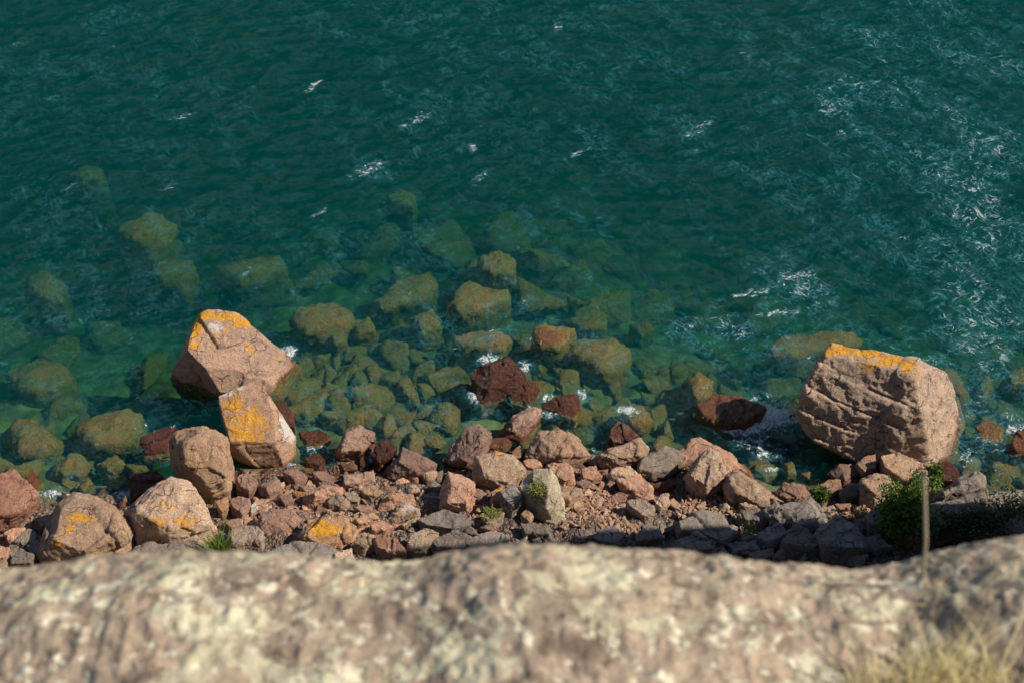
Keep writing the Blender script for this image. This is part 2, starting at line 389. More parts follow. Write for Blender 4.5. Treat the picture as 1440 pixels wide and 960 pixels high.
# ------------------------------------------------------------------ the boulders: label | material | outline seen from the cliff | options
SHORE = 'boulders and rocks along the shore'; SHADE = 'rocks in the shade of the cliff'; UNDER = 'boulders under the clear water'; SMALLR = 'mid sized stones of the beach pile'
ROCKS = [
# left shore
('reddish boulder cut by the left edge of the photo, half dry half wet', 'red', '-30,690 0,672 21,657 34,670 54,693 37,712 25,733 0,750 -30,755', dict(dry=1)),
('small wet red rock touching the water beside the left edge boulder', 'red', '36,668 45,661 56,672 58,685 48,692 38,686', dict(hz=.6)),
('big pale tan boulder with small orange lichen spots, lower left', 'tan', '54,779 62,745 80,705 102,688 125,692 163,710 168,723 187,748 186,775 160,795 60,795', dict(r='72,758,.9 84,718,1 104,697,.95 160,716,1 175,750,.9 120,775,.8', L=[(112,728,24,9,.85),(98,742,7,10,.9),(82,764,6,6,1),(88,752,5,6,.7)], hz=.75)),
('broad boulder with orange lichen streaks beside the green tuft', 'tan', '170,725 192,705 215,685 238,671 258,674 275,682 290,705 297,722 305,745 290,770 230,780 190,770 180,745', dict(r='190,715,.9 215,692,1 245,678,1 280,692,.9 285,730,.8 240,745,.9', L=[(225,735,26,20,.62),(260,735,22,16,.65),(235,712,26,12,.55),(215,757,14,6,.7)], hz=.7)),
('small tan knob in front of the orange streaked boulder', 'tan', '195,757 205,747 220,747 222,763 201,768', dict(z=.75)),
('dark maroon block standing at the waterline behind the streaked boulder', 'red', '182,672 190,665 220,660 228,670 210,690 186,708', dict(L=[(190,700,6,8,.6)])),
('low red rock washed by white foam left of the brown block', 'red', '195,630 208,615 232,599 250,600 262,608 255,625 235,640 205,645', dict(hz=.35)),
('small pink stone wedged below the left edge boulder', 'pink', '4,748 15,742 36,740 34,757 12,770', {}),
('pinkish tan stone cut by the left edge just above the cliff top', 'pink', '-5,768 14,768 10,790 -5,792', {}),
('dark stone under the pink stone at the left', 'dark', '18,770 40,742 52,748 50,762 35,775', {}),
('black stone between the wave wash and the big tan boulder', 'dark', '47,745 52,728 78,720 75,738 58,754', dict(z=.15)),
('grey pointed stone just over the cliff top at far left', 'dark', '14,790 27,770 50,782 45,798 12,800', {}),
('dark stone leaning on the left foot of the tan boulder', 'dark', '36,768 60,755 60,775 46,785', {}),
('dark grey rock in shade left of the green tuft, above the cliff top', 'dark', '178,778 195,766 222,762 260,757 290,764 295,790 185,797', dict(z=.9, hz=.6)),
('greyish bump leaning against the right foot of the tan boulder', 'tan', '146,765 160,747 180,746 188,760 186,784 160,790', dict(z=.7, hz=.8)),
('brown block with a cracked upright face left of the orange slab', 'brown', '238,620 248,609 265,606 285,601 300,603 320,616 323,665 322,695 300,707 285,700 270,680 247,668 240,650', dict(r='262,626,1 285,608,1 312,618,1 318,670,.7 295,685,.6 262,655,.8', hz=1.15, z=.1)),
('dark red stone behind the top of the cracked brown block', 'red', '277,604 288,597 305,602 300,612 280,612', dict(hz=.6)),
# tall orange slab and far boulder are in BIG
('wet dark red rock behind the white patch of the orange slab', 'red', '378,568 402,564 413,588 416,610 395,604', dict(hz=.8)),
('brown stone nearest below the orange slab', 'brown', '332,670 347,663 362,675 360,695 350,702 335,697', dict(hz=1.1)),
('dark pink stone left of the white blotched stone', 'pink', '322,700 337,697 352,702 350,720 340,730 325,722', {}),
('angular brown stone with a dark left face below the orange slab', 'brown', '362,682 380,675 394,672 392,690 380,702 365,695', dict(r='374,684,1 388,676,1 386,690,.8 378,694,.8')),
('rounded brown stone below the right foot of the orange slab', 'brown', '397,662 415,657 432,670 430,680 415,688 400,678', {}),
('dark brown stone right of the rounded brown stone', 'brown', '440,662 457,662 471,670 470,680 452,685 440,678', {}),
('long pale pink slab pointing at the banded grey stone', 'pink', '425,697 452,682 480,685 482,698 455,705 440,717 430,712', dict(r='440,696,1 455,686,1 475,688,.9 455,698,.8')),
('small brown stone behind the long pale pink slab', 'brown', '420,682 437,680 445,685 428,697', {}),
('grey pink block behind the orange topped wedge', 'grey', '452,708 462,697 480,695 492,705 490,720 465,720', dict(r='460,706,1 468,699,1 484,699,1 480,712,.7')),
('wide flat pink slab with facets left of the orange topped wedge', 'pink', '357,730 380,715 415,717 420,732 402,752 380,757 365,745', dict(hz=.6, r='366,730,.8 385,718,1 410,720,.9 398,742,.7')),
('thin pink plate right of the faceted slab', 'pink', '410,715 437,720 428,732 415,728', dict(hz=.5)),
('wedge stone topped with one bright orange lichen patch', 'pink', '415,757 425,745 460,717 480,725 502,740 495,755 480,767 460,777 430,770', dict(r='430,754,.95 460,720,1 485,731,.9 488,750,.6', L=[(458,744,28,13,1.0),(452,739,20,10,.9)], z=.75, hz=.75)),
('pink stone above the grey crusted stone beside the green tuft', 'pink', '315,733 337,727 343,742 325,747', {}),
('grey crusted round rock above the cliff top right of the green tuft', 'grey', '320,747 345,737 363,740 373,755 370,776 325,782', dict(z=.8, hz=.8)),
('stone with a white blotch below the brown stone', 'pink', '350,715 360,702 375,707 372,722 352,727', dict(W=[(357,714,6,9,1.)])),
('small pink block left of the pale pink slab', 'pink', '392,697 410,692 413,705 400,714', {}),
('narrow red stone under the cracked brown block', 'red', '302,705 320,697 321,722 312,728', dict(wet=0, hz=1.2)),
('wet red rock with white streaks in shallow water right of the slab', 'red', '420,607 447,602 465,615 452,630 430,630', dict(hz=.5)),
('smaller wet red rock washed by a wave, nearest the beach stones', 'red', '427,645 447,637 460,642 455,657 430,657', dict(hz=.55)),
('dark low rock above the cliff top under the orange topped wedge', 'dark', '370,776 398,763 440,760 475,775 470,795 370,796', dict(z=1.1, hz=.5)),
('orange brown rock just under the surface right of the slab', 'sub', '400,640 415,620 422,632 415,652', dict(zt=-.05)),
# centre left
('flat topped brown block standing in the water, foam on its right', 'brown', '470,640 483,615 488,605 505,595 526,610 520,628 507,645 480,648', dict(r='487,612,1 505,599,1 522,611,.9 508,632,.75 480,634,.75', hz=.9, z=.1)),
('dark wet round rock right of the flat topped block', 'red', '522,642 530,622 545,617 557,628 553,645 540,655 532,665 522,658', dict(hz=.9)),
('narrow dark wet rock between the flat topped block and round rock', 'red', '505,648 515,637 519,662 506,662', {}),
('brown house shaped boulder with a dark left face', 'brown', '542,665 552,650 565,627 590,637 615,652 612,668 590,675 560,672 545,675', dict(r='560,650,1 566,629,1 592,640,.95 608,655,.8 584,662,.8', hz=.9)),
('brown stone right under the flat topped block', 'brown', '478,650 502,652 503,662 482,666', {}),
('square edged brown stone with a notched front', 'brown', '482,667 505,665 525,661 528,680 507,687 482,687', {}),
('angular grey brown stone in front of the notched one', 'brown', '505,687 525,680 540,692 530,707 510,702', {}),
('smooth rounded stone left of the angular grey brown one', 'grey', '483,692 500,689 509,700 505,711 490,710', {}),
('round pink stone leaning on the house shaped boulder', 'pink', '555,677 567,670 577,677 570,686 555,686', {}),
('second round pink stone, nearer the yellow cornered one', 'pink', '570,665 580,662 591,670 587,680 575,677', {}),
('stone with a yellowish corner at the foot of the house shaped boulder', 'tan', '585,662 600,660 615,662 610,678 600,681', dict(r='590,664,.9 602,666,1 612,664,1')),
('flat tan stone below the round pink stones', 'tan', '562,685 580,680 597,688 592,697 574,695', dict(hz=.6)),
('long pink stone with shaded left end in the beach middle', 'pink', '530,715 540,697 557,692 580,695 584,710 555,712 537,720', dict(r='548,700,1 560,694,1 580,698,.9 572,706,.7')),
('small pink stone right of the long pink stone', 'pink', '584,697 600,698 597,707 586,708', {}),
('pale whitish weathered stone in the beach middle', 'tan', '542,732 557,712 572,707 590,715 587,725 565,730 550,739', dict(W=[(572,715,16,12,.62)], r='557,718,1 572,710,1 586,716,1 566,726,.7')),
('bluish grey stone tucked under the pale whitish one', 'grey', '562,742 580,728 590,724 582,742 567,747', {}),
('dark cobble nearest the big ridged slab', 'dark', '602,682 612,677 620,685 617,695 605,692', {}),
('larger dark cobble below the other dark cobble', 'dark', '597,699 617,697 615,712 600,712', {}),
('dark upright stone right of the yellow cornered one', 'dark', '612,667 622,662 620,678 614,679', {}),
('big ridged slab leaning left of centre with a dark back edge', 'pink', '616,715 622,680 630,662 650,668 666,680 668,695 660,720 640,722', dict(r='632,668,.8 636,682,1 662,688,1 655,708,.8 630,706,.85', hz=.9)),
('small block throwing a shadow on the ridged slab', 'brown', '662,695 672,686 685,692 682,707 667,705', dict(z=.9)),
('steep brown slab slanting up to the right at the waterline', 'brown', '622,648 655,602 672,595 692,608 682,630 670,640 660,657 635,658', dict(r='632,648,.4 660,606,.8 680,606,1 676,628,.9 655,645,.7', hz=1.0)),
('pale square boulder with yellow lichen corner left of the pinnacle', 'tan', '665,665 668,642 697,635 722,640 740,660 728,678 712,690 690,687 668,677', dict(r='674,648,1 697,638,1 720,643,1 732,658,.9 714,678,.8 682,672,.85', L=[(698,638,14,5,.7)], z=.7, hz=.8)),
('brown stone behind the pale square boulder', 'brown', '682,625 695,615 712,614 720,622 715,636 692,636', {}),
('rust orange upright rock under the pale square boulder', 'rust', '690,690 708,682 720,687 718,699 704,712 690,710', dict(z=1.1, L=[(705,688,9,6,.5)])),
('upright grey slab beside the rust orange rock', 'dark', '705,692 722,683 733,700 735,718 720,728 710,722', dict(z=.9, hz=1.2)),
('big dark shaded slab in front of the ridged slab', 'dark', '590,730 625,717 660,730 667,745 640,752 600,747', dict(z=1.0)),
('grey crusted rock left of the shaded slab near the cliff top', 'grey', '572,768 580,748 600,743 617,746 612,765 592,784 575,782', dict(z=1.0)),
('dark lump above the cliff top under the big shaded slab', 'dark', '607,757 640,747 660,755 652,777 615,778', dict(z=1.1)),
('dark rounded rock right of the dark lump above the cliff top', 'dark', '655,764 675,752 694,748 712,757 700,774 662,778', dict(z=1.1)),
('small pinkish stone lying between the two dark lumps', 'pink', '672,742 692,735 705,745 690,750', dict(z=1.5)),
('flat brown pink stone left of the pale whitish one', 'pink', '497,732 525,720 534,730 520,740 502,742', {}),
('pointed pink stone below the pale whitish one', 'pink', '519,740 537,730 555,742 540,754 522,753', {}),
('small flat stone under the square edged brown stone', 'brown', '497,712 525,710 522,722 505,725', {}),
('banded purple grey stone just above the cliff top', 'grey', '495,772 505,757 525,755 537,765 512,780', dict(z=1.0, s=((.8,.2,.5),.10,.03))),
('swirled pink and white stone just above the cliff top', 'pink', '525,754 557,757 572,774 574,792 548,789 528,775', dict(z=1.1, W=[(550,775,18,10,.5)])),
('small pinkish stone above the cliff top beside the crusted rock', 'pink', '612,769 630,767 635,777 615,782', dict(z=1.3)),
('mossy grey lump left of the pinnacle', 'grey', '670,742 687,717 710,720 705,737 690,746', dict(z=1.1, G=[(692,725,14,10,.8)])),
('small tan stone above the cliff top left of the banded stone', 'tan', '470,777 495,769 498,787 470,792', dict(z=1.1)),
# centre
('grey brown boulder with a dark underside right of the slanting slab', 'brown', '700,605 722,585 752,572 762,575 752,598 735,620 715,622 700,612', dict(r='724,590,.9 752,576,1 746,592,.9 722,602,.8', hz=.9)),
('largest wet red rock standing out in the water, foam around it', 'red', '660,533 672,515 711,499 722,507 740,527 735,545 700,562 675,572 668,550', dict(r='690,512,1 711,502,1 728,524,.7 690,545,.6', hz=.75)),
('rounded wet red rock next to the largest wet one', 'red', '715,555 730,541 746,535 760,545 752,562 740,575 718,567', dict(hz=.6)),
('wedge shaped wet red rock at the right end of the wet row', 'red', '760,566 786,555 812,553 818,575 810,592 786,580 765,574', dict(hz=.6, r='780,560,.9 808,557,1 806,572,.8')),
('big domed brown boulder at the waterline in the centre', 'brown', '740,642 752,615 757,608 785,601 805,610 822,625 832,640 815,655 795,660 760,652', dict(r='760,618,.85 785,606,1 802,618,1 820,637,.7 790,640,.8', hz=.8)),
('dark rock rising behind the long rusty ended block', 'red', '855,628 858,605 870,592 885,600 900,617 885,632 862,634', dict(dry=1, hz=1.)),
('long tan block with a rusty right end', 'tan', '838,640 860,630 900,617 912,630 905,650 880,660 858,658 842,655', dict(r='846,640,.9 862,633,1 898,621,1 898,640,.8 862,645,.8', z=.35)),
('small grey block at the left end of the rusty ended block', 'grey', '822,650 840,638 845,655 832,657', {}),
('small stone crusted with yellow lichen under the rusty ended block', 'tan', '855,668 865,656 885,656 897,665 880,675 860,674', dict(L=[(875,660,14,5,.62)], z=.7)),
('wide tan slab above the fine rubble', 'pink', '868,674 900,665 918,685 923,702 912,708 885,699 872,687', dict(hz=.6)),
('dark fronted wedge at the foot of the wide tan slab', 'grey', '880,704 900,700 921,710 918,732 905,736 890,724', dict(hz=1.)),
('reddish stone with a whitish corner left of the domed boulder', 'pink', '718,637 730,625 738,632 733,647 720,650', dict(W=[(732,628,5,5,.9)])),
('square pink stone behind the pinnacle', 'pink', '735,647 757,643 763,655 750,664 738,660', {}),
('large pink rock right of the pinnacle', 'pink', '768,653 795,648 805,657 808,682 793,690 785,670', {}),
('angular pink rock between the pinnacle and the tan slab', 'pink', '817,657 835,655 848,672 835,682 820,672', {}),
('small brown stone left of the angular pink rock', 'brown', '808,680 823,671 832,680 820,690', {}),
('pale tan blocky stone right of the pinnacle foot', 'tan', '787,692 817,685 822,697 800,714 790,710', dict(z=.7)),
('flat pale stone lying on the top of the fine rubble', 'pink', '850,702 870,692 883,694 880,704 860,708', dict(hz=.5)),
('small brown block at the left foot of the pinnacle', 'tan', '732,722 742,712 750,722 744,742 734,735', dict(z=1.3)),
('shaded slab below the pinnacle at the cliff top', 'dark', '735,737 767,737 772,757 740,755', dict(z=1.1)),
('dark rounded rock above the cliff top below the fine rubble', 'dark', '832,752 850,744 862,741 880,755 870,770 838,766', dict(z=1.0)),
('dark pyramid shaped rock right of the fine rubble', 'dark', '895,757 902,746 910,737 928,750 930,768 898,768', dict(z=1.1, hz=1.1)),
('black water stained rock between the two pale blocks', 'dark', '900,672 903,650 935,630 952,635 960,652 940,672 917,677', dict(hz=.8)),
('dark red slab lying under the black stained rock', 'red', '915,680 945,672 952,683 930,694', dict(wet=0, hz=.6)),
('pale stone left of the long slanting slab', 'tan', '920,714 930,695 940,692 942,710 928,722', {}),
('second pale stone left of the long slanting slab, closer to it', 'tan', '939,706 947,699 959,712 950,720', {}),
('flat grey shaded stone at the end of the fine rubble', 'grey', '935,732 960,733 960,742 940,740', dict(z=1.1, hz=.5)),
# centre right
('long smooth reddish boulder sloping into the water', 'pink', '942,642 960,627 970,615 985,612 1010,625 1035,642 1055,660 1061,675 1040,672 1000,668 960,662 945,657', dict(hz=.6, r='955,640,.7 972,620,.95 988,617,1 1015,633,.95 1045,660,.7 990,650,.8')),
('pale blocky rock on top of the long reddish boulder', 'tan', '962,670 977,648 997,630 1010,635 1030,662 1020,680 992,694 975,684', dict(r='972,668,.8 984,650,.95 1000,634,1 1012,645,1 1020,664,.8 992,682,.7', z=.75, hz=.75)),
('long slanting slab ending in a point to the right', 'tan', '1020,667 1035,660 1060,675 1085,692 1108,708 1085,719 1060,719 1040,707 1020,697', dict(r='1026,672,1 1038,665,1 1062,681,1 1088,699,.8 1062,705,.8 1036,692,.9', z=.75, hz=.7)),
('grey block between the pale rock and the slanting slab', 'tan', '1022,697 1032,684 1041,680 1044,698 1033,709', dict(z=.9)),
('pale stone under the middle of the slanting slab', 'tan', '1040,707 1060,702 1067,716 1047,719', dict(z=1.0)),
('brown rounded rock right of the slanting slab tip', 'brown', '1087,692 1102,676 1130,682 1142,695 1135,705 1110,709 1095,702', dict(r='1100,684,.9 1106,679,1 1130,686,1 1130,698,.7 1106,700,.7')),
('dark topped rock under the left of the giant boulder', 'brown', '1162,667 1180,652 1200,652 1210,665 1200,682 1180,684', dict(r='1180,656,1 1194,658,1 1186,672,.8')),
('brown rock beside the bright green sprig', 'brown', '1152,682 1165,673 1182,673 1185,685 1170,704 1160,698', {}),
('blackish stone between the sprig and the orange edged block', 'dark', '1182,692 1200,680 1214,685 1211,703 1190,707', {}),
('pale pink stone right below the bright green sprig', 'tan', '1150,714 1172,710 1185,732 1165,736', dict(z=.9)),
('small reddish flat stone right of the sprig', 'pink', '1172,707 1197,707 1195,718 1180,718', dict(z=.8)),
('small cube of pink stone under the flat reddish one', 'pink', '1183,719 1197,718 1197,732 1187,730', dict(z=.8)),
('grey stone in front of the giant boulder, left of the speckled one', 'brown', '1202,654 1215,642 1232,637 1231,656 1215,670', dict(z=.5)),
('speckled pink rock against the foot of the giant boulder', 'tan', '1240,662 1238,640 1255,635 1282,642 1300,657 1305,672 1297,690 1270,692 1250,677', dict(z=.5)),
('block with orange edge and dark left face by the shrub', 'tan', '1210,674 1230,664 1250,668 1268,685 1260,699 1235,720 1225,724 1210,707', dict(r='1212,677,.95 1231,667,1 1250,671,1 1262,686,.8 1233,696,.9', L=[(1258,684,8,8,.5)], z=.6)),
('small sunlit cube of stone at the foot of the orange edged block', 'pink', '1202,714 1215,708 1224,717 1220,730 1205,728', dict(z=.9)),
# shaded outcrop
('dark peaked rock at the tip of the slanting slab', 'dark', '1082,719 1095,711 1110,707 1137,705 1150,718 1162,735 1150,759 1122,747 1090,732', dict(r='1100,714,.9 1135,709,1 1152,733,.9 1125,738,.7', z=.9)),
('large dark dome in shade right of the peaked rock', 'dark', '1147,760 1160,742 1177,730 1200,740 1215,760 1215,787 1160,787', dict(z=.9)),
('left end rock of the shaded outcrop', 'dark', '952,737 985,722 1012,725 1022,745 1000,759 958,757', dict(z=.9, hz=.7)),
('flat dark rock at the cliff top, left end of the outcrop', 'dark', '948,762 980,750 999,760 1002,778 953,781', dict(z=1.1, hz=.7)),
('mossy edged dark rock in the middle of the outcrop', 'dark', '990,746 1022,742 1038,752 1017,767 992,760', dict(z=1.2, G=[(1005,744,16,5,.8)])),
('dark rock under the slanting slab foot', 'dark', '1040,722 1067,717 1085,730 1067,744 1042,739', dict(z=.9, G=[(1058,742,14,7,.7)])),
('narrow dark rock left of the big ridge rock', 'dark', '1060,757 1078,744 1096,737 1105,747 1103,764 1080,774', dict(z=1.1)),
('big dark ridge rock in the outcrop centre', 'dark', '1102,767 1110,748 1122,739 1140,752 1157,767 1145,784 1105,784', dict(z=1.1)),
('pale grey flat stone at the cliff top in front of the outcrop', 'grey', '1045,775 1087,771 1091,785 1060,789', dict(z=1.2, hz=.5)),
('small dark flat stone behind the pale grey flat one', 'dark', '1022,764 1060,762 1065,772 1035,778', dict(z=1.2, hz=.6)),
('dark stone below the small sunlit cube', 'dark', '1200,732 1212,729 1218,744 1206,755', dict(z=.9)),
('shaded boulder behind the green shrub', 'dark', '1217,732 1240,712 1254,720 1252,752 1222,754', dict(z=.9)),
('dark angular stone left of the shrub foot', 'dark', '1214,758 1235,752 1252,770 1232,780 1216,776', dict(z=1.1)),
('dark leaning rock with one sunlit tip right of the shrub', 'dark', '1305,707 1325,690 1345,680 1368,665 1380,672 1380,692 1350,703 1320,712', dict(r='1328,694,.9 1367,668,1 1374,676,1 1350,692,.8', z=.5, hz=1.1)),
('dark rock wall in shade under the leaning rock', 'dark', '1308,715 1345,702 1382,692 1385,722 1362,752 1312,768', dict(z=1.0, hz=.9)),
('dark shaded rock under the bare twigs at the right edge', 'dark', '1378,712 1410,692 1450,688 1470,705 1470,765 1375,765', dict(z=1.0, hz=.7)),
('wet red rock in the wash at the right foot of the giant boulder', 'red', '1318,652 1330,647 1342,652 1352,672 1342,684 1324,682', dict(hz=.8)),
('orange brown rock in white foam at the right edge', 'red', '1420,625 1430,607 1445,600 1460,620 1450,640 1425,642', dict(hz=.5, L=[(1435,630,8,6,.4)])),
('grey wet rock in the surge at the right edge', 'red', '1372,600 1385,588 1412,600 1408,622 1380,620', dict(hz=.25)),
('wet red rock capped with white spray left of the giant boulder', 'red', '981,568 1006,552 1042,556 1077,572 1070,597 1049,613 1017,604 985,590', dict(hz=.42)),
]
U = [  # submerged, by depth of the top
('broad round boulder under shallow water, left of the foaming rock', '105,598 140,582 175,571 198,580 200,612 175,630 140,636 107,630', -.22),
('round golden boulder under water near the left edge', '20,590 45,587 88,617 85,640 50,652 15,645 8,620', -.35),
('golden boulder under water between the two round ones and the tan boulder', '67,665 107,632 125,652 118,675 75,678', -.25),
('small submerged rock right of the golden boulder', '132,652 162,640 178,653 150,668', -.3),
('reddish submerged rock against the maroon block', '150,680 175,665 180,678 170,695 150,690', -.1),
('flat reddish rock under thin water left of the tan boulder', '60,710 97,690 90,720 62,722', -.04),
('small dull submerged rock left of the maroon block', '175,652 205,647 207,658 185,668', -.3),
('slanted green boulder deep under water at upper left', '160,328 175,312 205,297 220,296 247,313 240,345 215,362 170,348', -1.5),
('squarish green boulder deep under water behind the far orange boulder', '212,372 240,364 270,364 280,390 260,412 218,405', -2.0),
('wide green boulder deep under water right of the squarish one', '297,375 345,362 395,357 405,383 370,402 325,410', -1.8),
('round green boulder deep under water near the left edge', '35,392 62,378 90,398 88,425 60,430 38,412', -1.8),
('faint pale boulder deep under water, farthest left', '95,248 118,232 145,238 147,255 115,263', -2.3),
('faint boulder deep under water in the upper middle', '543,275 562,264 585,275 580,292 550,290', -2.1),
('wide boulder with reddish top under shallow water right of the far orange boulder', '405,450 420,432 440,424 476,424 499,442 496,462 465,477 420,480', -.45),
('knobby submerged rock below the reddish topped wide boulder', '458,468 485,456 488,482 470,491', -.8),
('submerged rock right of the reddish topped wide boulder', '488,455 520,445 530,468 500,477', -.9),
('long slanted slab under water in the middle', '511,433 563,392 604,385 617,398 604,418 563,436 522,445', -1.1),
('yellow green submerged boulder below the long slab', '575,448 610,433 622,462 592,477', -.8),
('brown and yellow knobby boulder under shallow water in the middle', '622,436 640,408 662,395 715,407 715,421 686,442 651,453 628,445', -.4),
('rounded submerged boulder farthest out in the middle group', '674,360 703,351 724,366 724,389 692,395 671,378', -.7),
('brown boulder awash with white wavelets above the wet red row', '636,474 657,463 706,465 721,477 709,494 648,497', -.12),
('rust red boulder breaking the surface in the middle', '745,487 752,462 765,457 810,460 812,467 786,495 750,495', .10),
('yellow brown boulder just under water right of the rust red one', '786,495 800,477 830,478 870,476 892,490 885,520 855,536 815,515 790,503', -.35),
('dim slab under water behind the yellow brown boulder', '790,452 833,424 853,444 853,463 814,471', -1.3),
('bright green boulder deep under water right of the dim slab', '885,456 912,452 920,467 900,479', -2.0),
('large olive boulder under water behind the giant boulder', '1075,490 1100,473 1140,464 1200,460 1218,482 1165,500 1110,510 1080,505', -.45),
('olive boulder under water touching the right side of the giant boulder', '1318,515 1333,514 1350,530 1365,560 1355,570 1335,550', -.45),
('small dim boulder under water right of the giant boulder', '1368,545 1388,525 1400,545 1384,568', -.9),
('dim boulder under water at the right edge', '1412,525 1440,515 1450,545 1420,545', -.8),
('orange brown boulder under thin water left of the spray capped rock', '960,537 981,522 1003,537 999,561 974,568', -.12),
('yellowish rock under water below the spray capped rock', '1006,612 1030,606 1040,620 1015,628', -.3),
('orange rock under thin foam above the black stained rock', '870,588 884,572 905,570 918,590 905,604 885,604', -.02),
('round olive rock under water behind the long reddish boulder', '1050,648 1072,640 1090,652 1095,670 1072,680 1057,667', -.08),
('orange rock under water beside the round olive one', '1102,652 1115,647 1120,665 1107,672', -.06),
('small orange rock under water in the gap under the giant boulder', '1125,665 1140,662 1138,677', -.05),
('dim green boulder deep under water at the left edge', '8,523 47,503 95,511 107,535 87,555 51,570 20,550', -1.2),
('reddish boulder under water right of the orange slab', '392,540 430,528 455,545 450,575 410,585 392,565', -.7),
('orange rock under thin water behind the house shaped boulder', '565,617 590,605 608,618 600,632 575,632', -.35),
('reddish sunken rock left of the fine beach stones', '108,685 125,670 132,682 114,694', -.1),
]
def P2(s): return [tuple(float(v) for v in q.split(',')) for q in s.split()]
rng = random.Random(7)
def blobs(V, L):
    px, py = proj(V); r = np.zeros(len(V))
    for (cx, cy, rx, ry, k) in L or ():
        r = np.maximum(r, k*np.exp(-(((px-cx)/rx)**2+((py-cy)/ry)**2)*.9))
    return r
def finish_rock(name, label, V, Fc, mat, o, group, cat):
    px, py = proj(V)
    c = V.mean(0); c[2] = V[:, 2].min()
    me = mesh_np(name, V-c, Fc)
    add_attr(me, 'lich', blobs(V, o.get('L'))); add_attr(me, 'pale', blobs(V, o.get('W'))); add_attr(me, 'moss', blobs(V, o.get('G')))
    ob = link(name, me, M[mat], loc=tuple(c))
    return tag(ob, label, cat, group)
def outline_rock(label, mat, pts, o, k):
    pts = P2(pts) if isinstance(pts, str) else pts
    rg = random.Random(k*13+5)
    X = [p[0] for p in pts]; Y = [p[1] for p in pts]
    y1, y0 = max(Y), min(Y); cx, cy = sum(X)/len(X), sum(Y)/len(Y)
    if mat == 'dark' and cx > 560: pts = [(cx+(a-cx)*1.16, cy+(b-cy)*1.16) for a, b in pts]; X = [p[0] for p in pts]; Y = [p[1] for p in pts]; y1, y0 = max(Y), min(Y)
    w = max(X)-min(X); h = y1-y0
    depth = 50.; s = depth/F
    if 'zt' in o:                                   # under water: top near zt, foot on the lake bed
        zt = o['zt']; Z = min(h*s*.45, .8)
        hull = [unp(p[0], p[1], zt-Z*(.95-.5*(y1-p[1])/h)) for p in pts]
        for p in pts:
            f = rg.uniform(.45, .62); hull.append(unp(cx+(p[0]-cx)*f, cy+(p[1]-cy)*f, zt-rg.uniform(0, .25)*Z))
        for p in list(hull[:len(pts)]):
            hull.append(np.array((p[0], p[1], min(float(zground(p[0], p[1])), zt-Z)-.3)))
        size = max(w, h)*s
    else:
        zb = o.get('z'); gg = ground_at(cx, y1-.1*h); zb = max(-.05, gg+.06) if zb is None else max(zb, gg+.1)
        Z = .70*min(h, w*1.3)*s*o.get('hz', .85)
        hull = []
        if 'r' in o:
            for p in pts:
                t = (y1-p[1])/h
                hull.append(unp(p[0], p[1], zb+Z*min(1, .05+.72*t+rg.uniform(-.04, .04))))
            rim = list(hull)
            for a, b, f in P2(o['r']): hull.append(unp(a, b, zb+Z*f))
        else:                                   # a block: one tilted top face, a broken front and a chamfered side
            ta, tb = rg.uniform(-.28, .28), rg.uniform(-.05, .30)
            edge = rg.uniform(.22, .5); ridge = cx+rg.uniform(-.25, .25)*w
            top = lambda a, b: zb+Z*(.80+ta*(a-cx)/w*1.4+tb*((y1-b)/h-.5))
            for p in pts:
                t = (y1-p[1])/h
                low = t < .34
                side = abs(p[0]-cx)/w > .40 and t < .62
                z = zb+Z*(.03 if low else (.30 if side else 0)) if (low or side) else top(*p)*.97+zb*.03
                hull.append(unp(p[0], p[1], z))
                if low or side:
                    qa, qb = cx+(p[0]-cx)*rg.uniform(.78, .92), min(p[1], y1)-edge*h*rg.uniform(.75, 1.1)*(1 if low else .35)
                    hull.append(unp(qa, qb, top(qa, qb)))
            rim = [unp(p[0], p[1], zb+Z*.4*(y1-p[1])/h) for p in pts]
        c3 = np.mean(rim, 0)
        for p in rim:
            q = c3+(p-c3)*.9; hull.append(np.array((q[0], q[1], zb-.45*Z-.25)))
        size = max(w, h)*s
    vox = max(size/(18 if 'zt' in o else 58), .026)
    V, Fc = remesh_hulls([hull], vox)
    V = weather(V, Fc, size, k, rough=.9 if 'zt' not in o else 2.6, blocky=1.15 if 'zt' not in o else .5, rel=4 if 'zt' in o else 0, strata=o.get('s'))
    px = max(w, h)
    if 'zt' in o: nm, cat, grp = 'submerged_boulder', 'boulder', UNDER
    elif px > 38: nm, cat, grp = 'boulder', 'boulder', SHORE
    else: nm, cat, grp = 'stone', 'stone', SMALLR
    if mat == 'dark': grp = SHADE
    return finish_rock(nm, label, V, Fc, mat, o, grp, cat)
for k, (lab, mat, pts, o) in enumerate(ROCKS):
    m = mat
    if mat == 'red' and o.get('wet') == 0 : m = 'reddry'
    if o.get('dry'): m = 'reddry'
    if m == 'reddry' and m not in M:
        M['reddry'] = rock_mat('red_brown_rock', (.36, .19, .135), (.28, .14, .10), (.16, .085, .065), .3, wetlift=.25)
    outline_rock(lab, m, pts, o, k+1)
for k, (lab, pts, zt) in enumerate(U):
    outline_rock(lab, 'sub', pts, dict(zt=zt), k+301)
